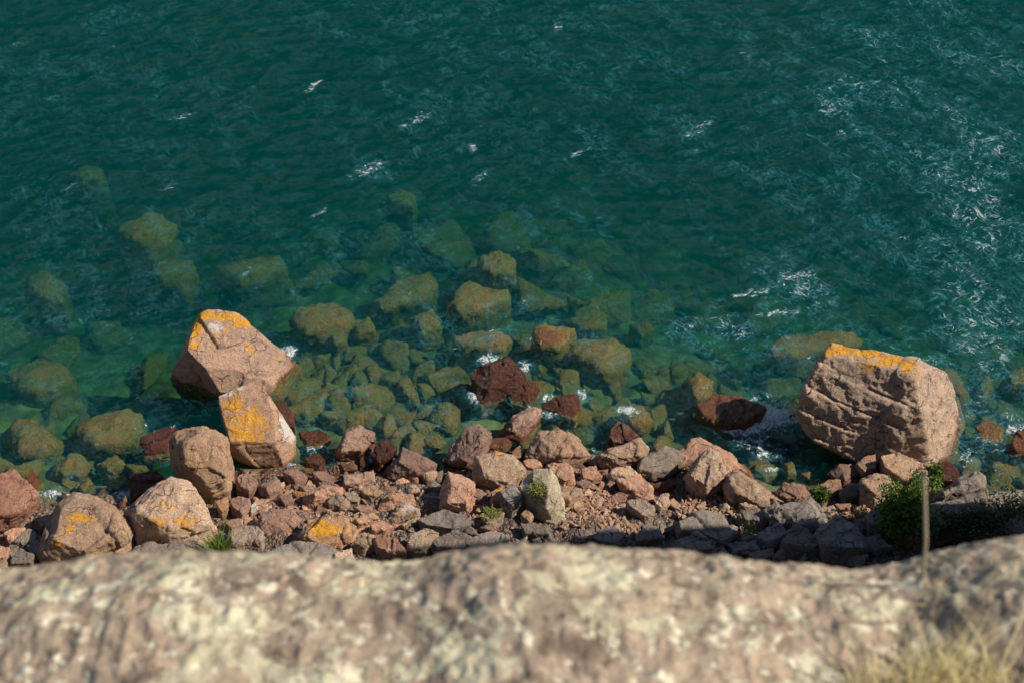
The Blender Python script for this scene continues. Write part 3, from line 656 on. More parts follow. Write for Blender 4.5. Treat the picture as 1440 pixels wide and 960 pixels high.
# ---- the four big rocks, modelled point by point (pixel ray, height above the lake)
def H(s): return [unp(*q) for q in P2(s)]
def big(label, mat, hulls, o, vox, size, k, **kw):
    V, Fc = remesh_hulls(hulls, vox); V = weather(V, Fc, size, k, **kw)
    return finish_rock('boulder', label, V, Fc, mat, o, SHORE, 'boulder')
G = H('1163,494,3.3 1171,482,3.45 1216,491,3.4 1228,489,3.45 1264,502,3.3 1292,505,3.35 1328,527,2.35 1345,558,1.3 1337,597,.5 1305,653,.45 1287,645,.15'
      ' 1205,645,.35 1147,620,.75 1120,590,1.2 1124,562,2.0 1138,530,2.6 1160,501,3.3 1184,497,3.4 1206,505,3.4 1246,512,3.35 1270,519,3.25 1287,530,3.3 1296,587,2.25 1302,612,1.7')
G += [np.array(v) for v in ((12.2,29.4,-2.2),(16.5,29.2,-2.2),(16.6,32.2,-2.2),(12.6,32.2,-2.2),(11.4,31.2,-.6))]
cube = H('1123,560,1.9 1127,545,2.1 1137,534,2.35 1156,538,2.35 1158,556,2.0 1147,569,1.75 1130,566,1.7 1140,552,2.45')+[unp(1150, 560, 1.2)+np.array((0, .6, 0)), unp(1135, 560, 1.5)+np.array((0, .7, 0))]
M['giant'] = rock_mat('giant_boulder_rock', (.37, .27, .205), (.31, .235, .185), (.20, .155, .13), .7, (.46, .42, .36), wetlift=-.2, gain=1.40, hue=0)
big('giant brown boulder with orange lichen along its top edge, right of centre', 'giant', [G, cube], dict(
    L=[(1180,492,28,9,1.05),(1218,495,28,10,1.0),(1250,506,24,11,.95),(1222,514,14,14,.7),(1275,514,16,12,.9),(1290,525,6,18,.55),(1299,545,5,22,.4),(1232,540,8,8,.35)],
    W=[(1262,512,8,6,.35)]), .05, 5.0, 901, rough=1.15, blocky=.5, strata=((.13,-.2,.95),.62,.07))
B3 = H('281,438,1.9 294,437,2.0 331,441,2.0 356,459,1.75 394,490,1.0 408,500,.55 404,520,.1 390,553,-.2 382,556,-.1 309,552,.5 287,517,1.5 262,492,1.8 253,503,1.2 267,472,1.95 238,531,-.1 320,500,1.35 375,525,.75')
B3 += [np.array((p[0]*.97-.1+.0, p[1]+.25, -2.6)) for p in (unp(245,530,0), unp(400,515,0), unp(384,550,0), unp(320,545,0))] + [np.array((-9.4, 33.2, -2.6)), np.array((-7.6, 33.4, -2.6))]
big('large angular boulder with orange lichen on its peak, standing in deep water at left', 'tanb', [B3], dict(
    L=[(285,443,22,8,1.1),(320,446,30,8,.95),(276,462,14,20,.9),(342,454,24,9,.85),(272,484,14,16,.75),(352,492,12,18,.5),(300,470,26,22,.52),(390,500,9,16,.5),(325,462,20,14,.5)],
    W=[(302,460,16,13,.75),(290,475,14,12,.45)]), .045, 4.2, 902, rough=.55, blocky=.7) if M.setdefault('tanb', rock_mat('brown_boulder_rock', (.42, .285, .215), (.34, .235, .185), (.24, .165, .135), .3, wetlift=-.2, hue=0)) else 0
B2 = H('306,556,1.75 330,548,1.85 345,543,1.95 362,531,2.05 368,536,2.0 387,584,1.6 388,623,1.15 396,622,.95 416,612,.6 417,640,0 400,658,.0 360,655,.1 337,648,.1 325,640,.3 323,620,1.2 314,585,1.5')
B2 += [unp(a, b, 0)+np.array((0, .1, -1.2)) for a, b in ((334,638),(395,648),(408,620),(340,600),(385,590))]
big('upright block with a bright orange lichen face and a white patch on its right', 'tanb2', [B2], dict(
    L=[(330,568,20,18,.80),(350,590,34,22,.78),(345,612,36,14,.82),(370,600,20,20,.55),(335,605,22,16,.7)],
    W=[(404,597,12,26,1.0),(318,552,16,7,.9),(340,545,10,5,.8),(410,615,8,12,.8)]), .04, 3.0, 903, rough=.5, blocky=.6) if M.setdefault('tanb2', rock_mat('pale_brown_slab_rock', (.50, .34, .25), (.44, .29, .21), (.27, .19, .145), .3, wetlift=-.2, hue=0)) else 0
PN = H('727,685,1.9 735,668,2.1 755,658,2.4 775,656,2.5 786,672,2.4 791,690,2.2 793,712,1.7 794,736,1.1 785,746,.9 770,742,.95 764,725,1.3 745,716,1.3 730,700,1.55 770,690,2.4 768,715,1.9')
PN += [unp(a, b, .9)+np.array((0, 0, -1.3)) for a, b in ((745,735),(785,744),(792,722),(745,712))]
big('tall pale pinnacle crusted with grey green lichen, moss on its left face', 'pinn', [PN], dict(
    W=[(778,690,14,30,.42)], G=[(756,690,11,22,.85),(748,680,8,14,.7)]), .035, 2.4, 904, rough=.6, blocky=.8) if M.setdefault('pinn', rock_mat('pale_green_lichened_rock', (.45, .40, .29), (.39, .34, .25), (.27, .23, .18), .9, (.50, .52, .36), hue=0)) else 0

# ------------------------------------------------------------------ loose repeats: a dozen shapes, copied one object per stone
def protos(n, seed, flat=.75, mat='pink', sub=False):
    out = []
    rg = random.Random(seed)
    for k in range(n):
        pts = [np.array((rg.gauss(0, .42), rg.gauss(0, .36), rg.gauss(0, .36*flat))) for _ in range(16 if sub else 9)]
        V, Fc = remesh_hulls([pts], .07 if sub else .075)
        V = weather(V, Fc, 1.0, seed+k, rough=2.6 if sub else 1.2, blocky=.4 if sub else .9, rel=5 if sub else 0)
        ext = np.ptp(V[:, :2], axis=0).max(); V = (V-V.mean(0))/ext
        me = mesh_np('stone_mesh', V, Fc)
        for a in ('lich', 'pale', 'moss'): add_attr(me, a, np.zeros(len(V)))
        me.materials.append(M[mat]); out.append(me)
    return out
def inpoly(x, y, poly):
    c = False
    for i in range(len(poly)):
        (x1, y1), (x2, y2) = poly[i], poly[i-1]
        if (y1 > y) != (y2 > y) and x < (x2-x1)*(y-y1)/(y2-y1)+x1: c = not c
    return c
def scatter(name, label, cat, group, meshes, poly, n, smin, smax, seed, zoff=0., spread=0.5, zfun=None, dz=0., bias=1.6):
    rg = random.Random(seed); poly = [tuple(map(float, q.split(','))) for q in poly.split()]
    X = [p[0] for p in poly]; Y = [p[1] for p in poly]; first = None; done = []; tries = 0
    while len(done) < n and tries < n*60:
        tries += 1
        px, py = rg.uniform(min(X), max(X)), rg.uniform(min(Y), max(Y))
        if not inpoly(px, py, poly): continue
        s = smin+(smax-smin)*rg.random()**bias
        if any((px-a)**2+((py-b)*1.2)**2 < ((s+c)*.5*40*spread)**2 for a, b, c in done): continue
        done.append((px, py, s))
        z = ground_at(px, py) if zfun is None else zfun(rg)
        zz = z+zoff+rg.random()*dz
        if name == 'submerged_boulder': zz = min(zz, -.42*s-.12)
        p = unp(px, py, zz)
        QUEUE.append((s, name, label, cat, group, rg.choice(meshes), p, (s, s*rg.uniform(.8, 1.1), s*rg.uniform(.7, 1.05)),
                      (rg.uniform(-.4, .4), rg.uniform(-.4, .4), rg.uniform(0, 6.28))))
QUEUE = []
SU2 = protos(4, 150, mat='rust'); SP = protos(7, 40, mat='pink')+SU2[:2]; SB = protos(6, 60, mat='brown')+SU2[2:]; SD = protos(6, 80, mat='dark'); ST = protos(4, 90, mat='tan'); SR = protos(4, 95, mat='red')
scatter('rubble_stone', 'small sharp pink stone in the patch of loose rubble right of the tall pinnacle', 'stone', 'fine rubble right of the pinnacle', SP+ST+ST,
        '795,715 805,700 822,690 850,690 868,705 890,725 905,738 885,748 850,742 800,738 790,745', 430, .11, .42, 1, .04, .46, dz=.14)
scatter('rubble_stone', 'small pale stone in the rubble under the left end of the slanting slab', 'stone', 'rubble under the slanting slab', SP+ST+ST,
        '958,702 985,688 1020,700 1050,715 1045,725 1000,724 960,728 950,720', 90, .15, .55, 2, .25, .55, dz=.1)
scatter('rubble_stone', 'little stone in the beach gaps between orange slab and ridged slab', 'stone', 'small stones in the beach gaps', SP+SB+ST,
        '330,665 420,660 480,662 540,680 600,690 615,712 600,730 560,750 500,765 400,760 340,745', 680, .12, .66, 3, .0, .42, dz=.12)
scatter('rubble_stone', 'small stone in the gaps between the domed boulder and the pinnacle', 'stone', 'small stones left and right of the pinnacle', SP+SB,
        '610,690 660,655 740,650 830,655 860,670 860,690 800,700 740,720 640,740', 230, .13, .65, 4, .05, .42, dz=.12)
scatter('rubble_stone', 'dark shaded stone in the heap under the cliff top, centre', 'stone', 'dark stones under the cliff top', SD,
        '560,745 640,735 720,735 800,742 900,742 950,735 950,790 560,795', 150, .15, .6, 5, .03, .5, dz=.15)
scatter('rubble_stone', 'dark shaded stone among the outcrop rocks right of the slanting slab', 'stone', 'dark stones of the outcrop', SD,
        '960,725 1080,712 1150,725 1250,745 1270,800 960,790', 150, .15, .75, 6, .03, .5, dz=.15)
scatter('rubble_stone', 'brown stone in the shade at the foot of the giant boulder', 'stone', 'stones at the foot of the giant boulder', SB,
        '1130,668 1200,655 1310,672 1300,700 1220,735 1150,712', 40, .3, .8, 7, .1, .55, dz=.1)
scatter('rubble_stone', 'dark stone in the gaps around the big pale boulders at lower left', 'stone', 'stones around the pale boulders', SD+SB,
        '-10,745 60,720 100,690 180,690 200,750 330,725 340,790 0,800', 90, .2, .9, 8, .08, .55, dz=.1)
scatter('wet_stone', 'wet reddish stone lapped by the water along the beach edge', 'stone', 'wet stones along the waterline', SR,
        '330,652 420,640 480,650 530,660 610,668 620,655 560,650 500,640 440,632 350,645', 30, .3, .8, 9, .0, .55)
scatter('wet_stone', 'wet reddish stone lapped by the surge at the right edge', 'stone', 'wet stones at the right edge', SR,
        '1335,690 1360,650 1400,655 1450,640 1460,700 1400,700', 22, .4, 1.3, 10, -.05, .5)
SU = protos(8, 120, mat='sub', sub=True)
def shallow(lo, hi): return lambda rg: -rg.uniform(lo, hi)
def bedscatter(label, group, poly, n, smin, smax, seed, lift=.3, **kw):
    rg = random.Random(seed)
    scatter('submerged_boulder', label, 'boulder', group, SU, poly, n, smin, smax, seed, lift, kw.get('spread', .55), bias=1.2)
bedscatter('greenish sunken boulder between the angular orange boulder and the middle group', 'sunken boulders in the middle shallows',
           '415,590 430,480 520,470 600,460 660,500 650,600 600,640 520,600 470,600', 56, .9, 2.1, 11, .28, spread=.50)
bedscatter('dim sunken boulder between the wet red row and the yellow brown boulder', 'sunken boulders right of the wet red row',
           '740,480 860,540 980,570 960,640 830,640 760,600 660,500', 34, .7, 1.8, 12, .22)
bedscatter('dim sunken boulder between the spray capped rock and giant boulder', 'sunken boulders left of the giant boulder',
           '900,520 1000,500 1110,520 1110,640 1060,650 960,600', 26, .8, 2.0, 13, .25)
bedscatter('dim boulder in the surge right of the giant boulder', 'sunken boulders right of the giant boulder',
           '1340,600 1350,480 1460,470 1460,690 1350,670', 26, .9, 2.2, 14, .5)
bedscatter('faint green boulder deep under the open water in the upper middle', 'deep sunken boulders',
           '420,400 480,300 700,230 900,330 1000,430 860,450 640,400', 34, 1.4, 3.2, 15, .9)
bedscatter('faint green boulder deep under the open water at the upper left', 'deep sunken boulders at left',
           '0,480 60,300 300,260 420,330 400,430 240,470 230,560 120,570', 20, 1.2, 2.6, 16, .7)
bedscatter('dull sunken boulder close to the left shore', 'sunken boulders near the left shore',
           '0,600 100,560 230,600 230,660 100,690 0,660', 22, .6, 1.5, 17, .2)
bedscatter('faint boulder deep under the open water at the right', 'deep sunken boulders at right',
           '950,460 1050,330 1400,350 1440,470 1340,470 1100,450', 22, 1.3, 2.8, 18, .6)
loose = sorted([q for q in QUEUE if q[1] == 'rubble_stone'], key=lambda q: -q[0])
keep = loose[:285]+[q for q in QUEUE if q[1] != 'rubble_stone']; rest = loose[285:]
firsts = {}
for (s, name, label, cat, group, me, p, scl, rot) in keep:
    if group not in firsts:
        o = bpy.data.objects.new(name, me); COL.objects.link(o); tag(o, label, cat, group); firsts[group] = o
    else:
        o = firsts[group].copy(); COL.objects.link(o)
    o.data = me; o.location = p; o.scale = scl; o.rotation_euler = rot
from mathutils import Euler
cache = {}
bym = {}
for q in rest: bym.setdefault(q[5].materials[0].name, []).append(q)
Va, Fa, To, Mi, off, mats = [], [], [], [], 0, []
for mi, (mn, qs) in enumerate(sorted(bym.items())):
    mats.append(bpy.data.materials[mn])
    for q in qs:
        me = q[5]
        if me.name not in cache:
            v = np.empty(len(me.vertices)*3, np.float32); me.vertices.foreach_get('co', v)
            f = np.empty(len(me.loops), np.int32); me.loops.foreach_get('vertex_index', f); cache[me.name] = (v.reshape(-1, 3), f.reshape(-1, 4))
        v, f = cache[me.name]
        Rm = np.array(Euler(q[8]).to_matrix()); v2 = (v*np.array(q[7]))@Rm.T+np.array(q[6])
        Va.append(v2); Fa.append(f+off); off += len(v); To.append(np.full(len(v), (len(To)*.6180339) % 1)); Mi.append(np.full(len(f), mi))
me = mesh_np('rubble', np.concatenate(Va), np.concatenate(Fa)); add_attr(me, 'tone', np.concatenate(To))
for m_ in mats: me.materials.append(m_)
me.polygons.foreach_set('material_index', np.concatenate(Mi).astype(np.int32))
tag(link('rubble', me, None), 'loose bed of small broken pink and dark stones filling the gaps of the beach', 'rubble', kind='stuff')
bpy.data.objects.remove(_tmp)
# ------------------------------------------------------------------ ground and lake bed, one sheet to the horizon
def axis(lo, hi, step, far, g=1.35):
    a = list(np.arange(lo, hi+step/2, step)); s = step; v = a[-1]
    while v < far: s *= g; v += s; a.append(v)
    s = step; v = a[0]; pre = []
    while v > -far: s *= g; v -= s; pre.append(v)
    return np.array(pre[::-1]+a)
gx, gy = axis(-26, 26, .22, 900), axis(19, 48, .22, 900)
X, Y = np.meshgrid(gx, gy); Z = zground(X, Y)
P = np.stack((X.ravel(), Y.ravel(), Z.ravel()), 1)
e, idv = voro(P*np.array((1.1, 1.1, 0)), 31)
P[:, 2] += np.where(np.abs(P[:, 0]) < 30, .32*sstep(0, .5, e)*idv, 0) + .06*vnoise(P*3, 2)
me = mesh_np('ground', P, grid_faces(len(gx), len(gy))); tag(link('ground', me, M['gravel']), kind='structure')
# ------------------------------------------------------------------ water
wx, wy = axis(-27, 27, .075, 600, 1.5), axis(22.5, 58, .075, 600, 1.5)
X, Y = np.meshgrid(wx, wy); n = X.size
rg = np.random.RandomState(3)
xf, yf = X.ravel(), Y.ravel()
warp = vnoise(np.stack((xf*.12, yf*.12, 0*xf), 1), 77)*1.6
Zw = np.zeros(n)
for k in range(34):
    lam = 10**rg.uniform(math.log10(1.1), math.log10(7.5)); th = R(rg.normal(112, 40)); kk = 2*math.pi/lam
    ph = rg.uniform(0, 6.28); amp = .0065*lam**.62
    s = np.sin(kk*(xf*math.cos(th)+yf*math.sin(th)) + ph + warp*1.2)
    Zw += amp*(1-np.abs(s)*1.6+.2)
gate = .55+.6*vnoise(np.stack((xf*.16, yf*.16, 0*xf+5), 1), 9)+.2
Zw *= np.clip(gate, .35, 1.3)
near = sstep(40, 30, np.abs(xf))*sstep(75, 60, yf)
Zw *= near
q = (Zw-Zw[near > .9].mean())/Zw[near > .9].std()

foam = np.zeros(n)
FO = [(1066,585,46,22,.78),(1090,588,22,13,.95),(1046,603,22,9,.9),(1000,580,16,9,.9),(1055,622,28,8,.55),(1080,640,22,6,.5),(1068,572,26,6,.5),
      (228,618,17,12,1.0),(212,625,16,8,.7),(246,607,12,7,.8),(205,600,18,12,.45),(690,507,18,8,.9),(735,517,12,9,.9),(668,560,12,7,.9),(690,578,10,5,.6),
      (406,498,10,8,1.1),(245,490,8,12,.4),(884,578,14,7,1.0),(868,590,12,7,.6),(770,563,9,7,.9),(772,583,12,6,.9),(818,557,9,8,.8),(748,573,10,6,.5),
      (520,636,7,14,.9),(445,630,26,10,.6),(468,650,12,6,.7),(415,655,14,5,.7),(425,612,14,5,.5),(60,720,22,10,.7),(45,728,14,10,.8),(95,705,16,5,.4),(78,685,16,4,.5),
      (172,705,8,7,.9),(180,690,10,5,.6),(836,640,5,12,.6),(920,625,20,5,.35),(1085,660,12,4,.6),(1098,632,10,4,.5),(672,480,26,7,.5),(745,478,9,7,.6),(1430,605,16,10,1.0),(1412,590,26,10,.55),(1395,625,34,20,.5),
      (1360,640,18,22,.5),(1345,610,9,20,.5),(1375,540,34,36,.38),(1340,480,40,40,.22),(1355,580,20,18,.4),(1070,500,30,12,.35),(1120,505,26,10,.4),(700,470,20,8,.35),(1155,485,10,6,.4),
      (1315,640,8,16,.5),(100,672,12,6,.4),(590,655,22,5,.3),(900,560,26,6,.3),(860,632,10,5,.5),(800,650,5,5,.5)]
px, py = proj(np.stack((xf, yf, 0*xf), 1))
_w = near > .9
zb_ = zground(xf[_w], yf[_w]); sw = np.exp(-((zb_+.10)/.16)**2)*.80*sstep(-.3, .5, vnoise(np.stack((xf[_w]*.8, yf[_w]*.8, 0*xf[_w]), 1), 41)); foam[_w] = sw
for cx, cy, rx, ry, k in FO:
    rx, ry, k = rx*1.35, ry*1.3, k*(1.05 if 1040 < cx < 1100 and cy > 560 else .76)
    foam = np.maximum(foam, np.where(near > .9, k*np.exp(-(((px-cx)/rx)**2+((py-cy)/ry)**2)*.8), 0))
crest = np.zeros(n)  # spots where sun sparkle is painted on the water
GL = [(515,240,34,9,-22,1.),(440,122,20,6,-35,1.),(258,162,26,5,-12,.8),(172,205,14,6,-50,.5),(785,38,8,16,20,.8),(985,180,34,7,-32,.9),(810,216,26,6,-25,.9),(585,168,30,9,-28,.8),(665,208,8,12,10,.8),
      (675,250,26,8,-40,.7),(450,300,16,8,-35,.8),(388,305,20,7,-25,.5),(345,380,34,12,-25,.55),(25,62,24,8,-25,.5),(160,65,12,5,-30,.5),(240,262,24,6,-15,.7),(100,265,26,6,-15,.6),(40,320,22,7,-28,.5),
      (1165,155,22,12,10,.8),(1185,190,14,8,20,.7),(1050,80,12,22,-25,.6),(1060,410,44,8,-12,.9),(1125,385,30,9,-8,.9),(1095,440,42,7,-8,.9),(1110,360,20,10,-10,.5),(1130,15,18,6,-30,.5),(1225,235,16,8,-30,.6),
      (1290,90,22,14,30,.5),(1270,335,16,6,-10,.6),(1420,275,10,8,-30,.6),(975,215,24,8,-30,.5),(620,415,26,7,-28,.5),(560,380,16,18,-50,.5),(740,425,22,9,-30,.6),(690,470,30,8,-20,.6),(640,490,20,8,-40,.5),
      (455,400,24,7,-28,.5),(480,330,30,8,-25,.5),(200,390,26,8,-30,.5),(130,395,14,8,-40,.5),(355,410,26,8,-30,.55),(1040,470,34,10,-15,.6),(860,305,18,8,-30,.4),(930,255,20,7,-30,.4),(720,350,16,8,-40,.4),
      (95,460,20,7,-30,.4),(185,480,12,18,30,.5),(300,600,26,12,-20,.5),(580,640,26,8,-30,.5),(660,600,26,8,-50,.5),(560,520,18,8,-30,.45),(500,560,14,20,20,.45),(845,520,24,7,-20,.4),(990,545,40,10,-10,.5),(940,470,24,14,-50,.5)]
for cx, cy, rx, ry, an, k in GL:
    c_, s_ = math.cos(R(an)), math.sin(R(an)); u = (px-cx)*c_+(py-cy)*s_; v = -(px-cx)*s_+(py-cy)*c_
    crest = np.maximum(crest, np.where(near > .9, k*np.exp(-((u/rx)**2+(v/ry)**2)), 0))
streak = np.zeros(n)  # strength of the painted sky reflection veins
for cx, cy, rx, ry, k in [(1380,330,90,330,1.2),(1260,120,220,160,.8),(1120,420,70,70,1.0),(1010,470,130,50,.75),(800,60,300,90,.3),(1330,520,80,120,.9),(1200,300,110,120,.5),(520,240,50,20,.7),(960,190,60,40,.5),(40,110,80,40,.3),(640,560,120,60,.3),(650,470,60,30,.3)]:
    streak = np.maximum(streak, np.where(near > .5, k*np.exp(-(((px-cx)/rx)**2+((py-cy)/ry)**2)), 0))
top = np.stack((xf, yf, Zw-Zw[near > .9].mean()+.10*np.clip(foam, 0, 1)*(.6+.8*np.abs(vnoise(np.stack((xf*3, yf*3, 0*xf), 1), 8)))), 1)
nu, nv = len(wx), len(wy)
idx = np.arange(n).reshape(nv, nu)
ring = np.concatenate((idx[0, :], idx[1:, -1], idx[-1, :-1][::-1], idx[1:-1, 0][::-1]))
low = top[ring].copy(); low[:, 2] = -30
m = len(ring); r0 = np.arange(m); r1 = (r0+1) % m
sides = np.stack((ring, n+r0, n+r1, ring[r1]), 1)
cen = n+m
V = np.concatenate((top, low, [[0, 35, -30]]))
bott = np.stack((n+r0[:-1:2], np.full(len(r0[:-1:2]), cen), n+(r0[:-1:2]+2) % m, n+r0[:-1:2]+1), 1)
me = mesh_np('lake_water', V, np.concatenate((grid_faces(nu, nv), sides, bott)))
ext = lambda a: np.concatenate((a, np.zeros(m+1)))
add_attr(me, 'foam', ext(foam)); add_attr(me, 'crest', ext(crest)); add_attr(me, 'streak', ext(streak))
tag(link('water', me, M['water']), kind='structure')
# ------------------------------------------------------------------ cliff under the viewer, headland on the right that shades the beach
def cliff_strip(name, xs, prof, amp, seed):
    V = []
    for pt in prof:
        V.append(np.stack((xs, np.full_like(xs, pt[0]), np.full_like(xs, pt[1])), 1))
    return V
xs = np.concatenate((np.arange(-160, -20, 2.5), np.arange(-20, 20, .6), np.arange(20, 160, 2.5)))
vs = np.linspace(0, 1, 70)
yy = np.interp(vs, (0, .15, .5, .85, 1), (.45, 2.2, 7.5, 17.5, 22.0)); zz = np.interp(vs, (0, .15, .5, .85, 1), (36.2, 29, 15.5, 4.0, -1.2))
Xc, Vv = np.meshgrid(xs, vs); Yc = np.repeat(yy[:, None], len(xs), 1); Zc = np.repeat(zz[:, None], len(xs), 1)
P = np.stack((Xc.ravel(), Yc.ravel(), Zc.ravel()), 1)
e, idv = voro(P*.35, 5); d = (1.4*fbm(P*.16, 4, 60)+.9*(idv-.5))*np.interp(Vv.ravel(), (0, .08, .9, 1), (.05, .5, .7, .3)) - .5
P[:, 1] += d*.6; P[:, 2] += d*.5
# plateau behind the viewer
back = np.array([[x, y, 37.2+.02*abs(y)] for y in (-150, -60, -20, -6, -1.5) for x in xs])
Vc = np.concatenate((back, P)); me = mesh_np('cliff', Vc, grid_faces(len(xs), 5+len(vs)))
tag(link('cliff', me, M['cliff']), kind='structure')
hx = [19.6, 21, 24, 30, 45, 70, 110]
bmh = []
_tmp = bpy.data.objects.new('tmp_shape', bpy.data.meshes.new('tmp_shape')); COL.objects.link(_tmp)
_rm = _tmp.modifiers.new('r', 'REMESH'); _rm.mode = 'VOXEL'
hl = [[np.array(q, float) for q in ((19.4,25.5,-4),(19.8,25.3,9),(20.8,25.1,19),(22,24.9,25),(60,25.2,30),(60,26,-4),(19.4,12,-4),(20.5,12,22),(24,8,33),(60,0,37),(60,0,-4),(22,0,-4),(23,3,33))],
      [np.array(q, float) for q in ((40,0,-4),(40,25.6,-4),(40,25,26),(40,2,36),(110,0,38),(110,24,34),(110,26,-4),(110,0,-4))]]
V, Fc = remesh_hulls(hl, .5); V = weather(V, Fc, 8., 33, rough=1.2, blocky=.8)
me = mesh_np('headland', V, Fc); tag(link('cliff_headland', me, M['cliff']), kind='structure')
bpy.data.objects.remove(_tmp)
# ------------------------------------------------------------------ cliff top ledge in front of the lens
SIL = [(-3000,790),(-400,800),(0,797),(60,795),(110,785),(180,776),(300,773),(400,775),(500,785),(570,790),(650,772),(700,765),(760,762),(860,768),(870,776),(885,768),(1000,778),(1060,786),(1070,797),(1085,790),(1150,792),(1220,802),(1250,790),(1300,775),(1360,758),(1440,751),(1700,748),(4000,760)]
lx = np.concatenate((np.arange(-5, -1.7, .05), np.arange(-1.7, 1.7, .006), np.arange(1.7, 5, .05)))
s = np.concatenate((np.linspace(-3.5, -.55, 30), np.arange(-.54, .50, .006), np.arange(.50, 3.0, .05)))
r = .34
yb = np.where(s < 0, s, np.where(s < r*1.45, r*np.sin(np.clip(s, 0, None)/r), r*math.sin(1.45)+(s-r*1.45)*math.cos(1.45)))
zb = np.where(s < 0, -.16*s*0+.10*np.clip(-s, 0, 1.2), np.where(s < r*1.45, r*(np.cos(np.clip(s, 0, None)/r)-1), r*(math.cos(1.45)-1)-(s-r*1.45)*math.sin(1.45)))
Xl, _ = np.meshgrid(lx, s); Yl = np.repeat(yb[:, None], len(lx), 1)+1.25; Zl = np.repeat(zb[:, None], len(lx), 1)+37.55
P = np.stack((Xl.ravel(), Yl.ravel(), Zl.ravel()), 1)
ev, iv = voro(P*np.array((2.6, 2.6, 1.2))+.25*np.stack((vnoise(P*4, 1), vnoise(P*4, 2), 0*P[:, 0]), 1), 91)
crev = (1-sstep(0, .09, ev))
d = .015*fbm(P*2.3, 3, 71)+.007*fbm(P*9, 3, 72)+.0045*ridged(P*22, 2, 74)+.004*fbm(P*50, 2, 73)
P[:, 2] += d; P[:, 1] += np.repeat(sstep(-.1, .3, s)[:, None], len(lx), 1).ravel()*d*.5
# drop or lift each column so that the brink runs along the outline seen in the photo
pxm, pym = proj(P); PY = pym.reshape(len(s), len(lx)); PX = pxm.reshape(len(s), len(lx))
ja = PY.argmin(0); cur = PY[ja, np.arange(len(lx))]; tx = PX[ja, np.arange(len(lx))]
want = np.interp(tx, [a for a, b in SIL], [b for a, b in SIL])
want += 3*vnoise(np.stack((lx*9, lx*0, lx*0), 1), 5)
dist = 3.1; shift = (cur-want)/F*dist/math.cos(R(58))
def smooth(a, w_=22):
    k_ = np.exp(-np.linspace(-2, 2, 2*w_+1)**2); k_ /= k_.sum(); return np.convolve(np.pad(a, w_, 'edge'), k_, 'valid')
shift = smooth(shift)
for _ in range(1):
    Q = P.reshape(len(s), len(lx), 3); Q[:, :, 2] += shift[None, :]*np.clip(1-(-.6-s)/2, 0, 1)[:, None]
    PX2, PY2 = proj(Q); cur = PY2.min(0); want = np.interp(tx, [a for a, b in SIL], [b for a, b in SIL]); Q[:, :, 2] += smooth(cur-want)[None, :]/F*dist/math.cos(R(58))*.9
me = mesh_np('cliff_top', Q.reshape(-1, 3), grid_faces(len(lx), len(s))); add_attr(me, 'crev', crev*0)
tag(link('cliff_top', me, M['ledge']), kind='structure')
LQ = Q[s < .3].reshape(-1, 3)
def on_ledge(px, py):
    a, b = proj(LQ); k = np.argmin((a-px)**2+(b-py)**2); return LQ[k]
# ------------------------------------------------------------------ plants
def blade(V, Fq, root, tip, w, bend, rg, seg=5):
    root, tip = np.array(root), np.array(tip); ax = tip-root; L = np.linalg.norm(ax)
    side = np.cross(ax, (rg.gauss(0, 1), rg.gauss(0, 1), .2)); side /= max(np.linalg.norm(side), 1e-6)
    b = np.array((rg.gauss(0, 1), rg.gauss(0, 1), 0))*bend*L
    i0 = len(V)
    for k in range(seg+1):
        t = k/seg; c = root+ax*t+b*t*t-np.array((0, 0, 1))*bend*L*t*t*.6; ww = w*(1-t)**.7*.5+w*.04
        V.append(c-side*ww); V.append(c+side*ww)
    for k in range(seg): a = i0+2*k; Fq.append((a, a+1, a+3, a+2))
def tuft(name, label, cat, root, n, L, spread, w, bend, mat, seed, lean=(0, 0), group=None):
    rg = random.Random(seed); V, Fq = [], []
    for _ in range(n):
        a, rr = rg.uniform(0, 6.28), rg.random()**.7
        r0 = np.array(root)+np.array((math.cos(a)*rr*spread[0], math.sin(a)*rr*spread[1], 0))
        l = L*rg.uniform(.5, 1.1)
        blade(V, Fq, r0, r0+np.array((math.cos(a)*rr*.45*l+lean[0]*l+rg.gauss(0, .16)*l, math.sin(a)*rr*.45*l+lean[1]*l+rg.gauss(0, .12)*l, l)), w, bend, rg)
    V = np.array(V); c = np.array(root); o = link(name, mesh_np(name, V-c, Fq, False), mat, loc=tuple(c)); return tag(o, label, cat, group)
def tube(V, Fq, pts, rad, k=5):
    i0 = len(V)
    for j, p in enumerate(pts):
        p = np.array(p); t = np.array(pts[min(j+1, len(pts)-1)])-np.array(pts[max(j-1, 0)]); t = t/max(np.linalg.norm(t), 1e-6)
        a = np.cross(t, (0.3, .9, .2)); a /= np.linalg.norm(a); b = np.cross(t, a)
        for q in range(k): V.append(p+rad[j]*(a*math.cos(6.283*q/k)+b*math.sin(6.283*q/k)))
    for j in range(len(pts)-1):
        for q in range(k): x = i0+j*k; Fq.append((x+q, x+(q+1) % k, x+k+(q+1) % k, x+k+q))
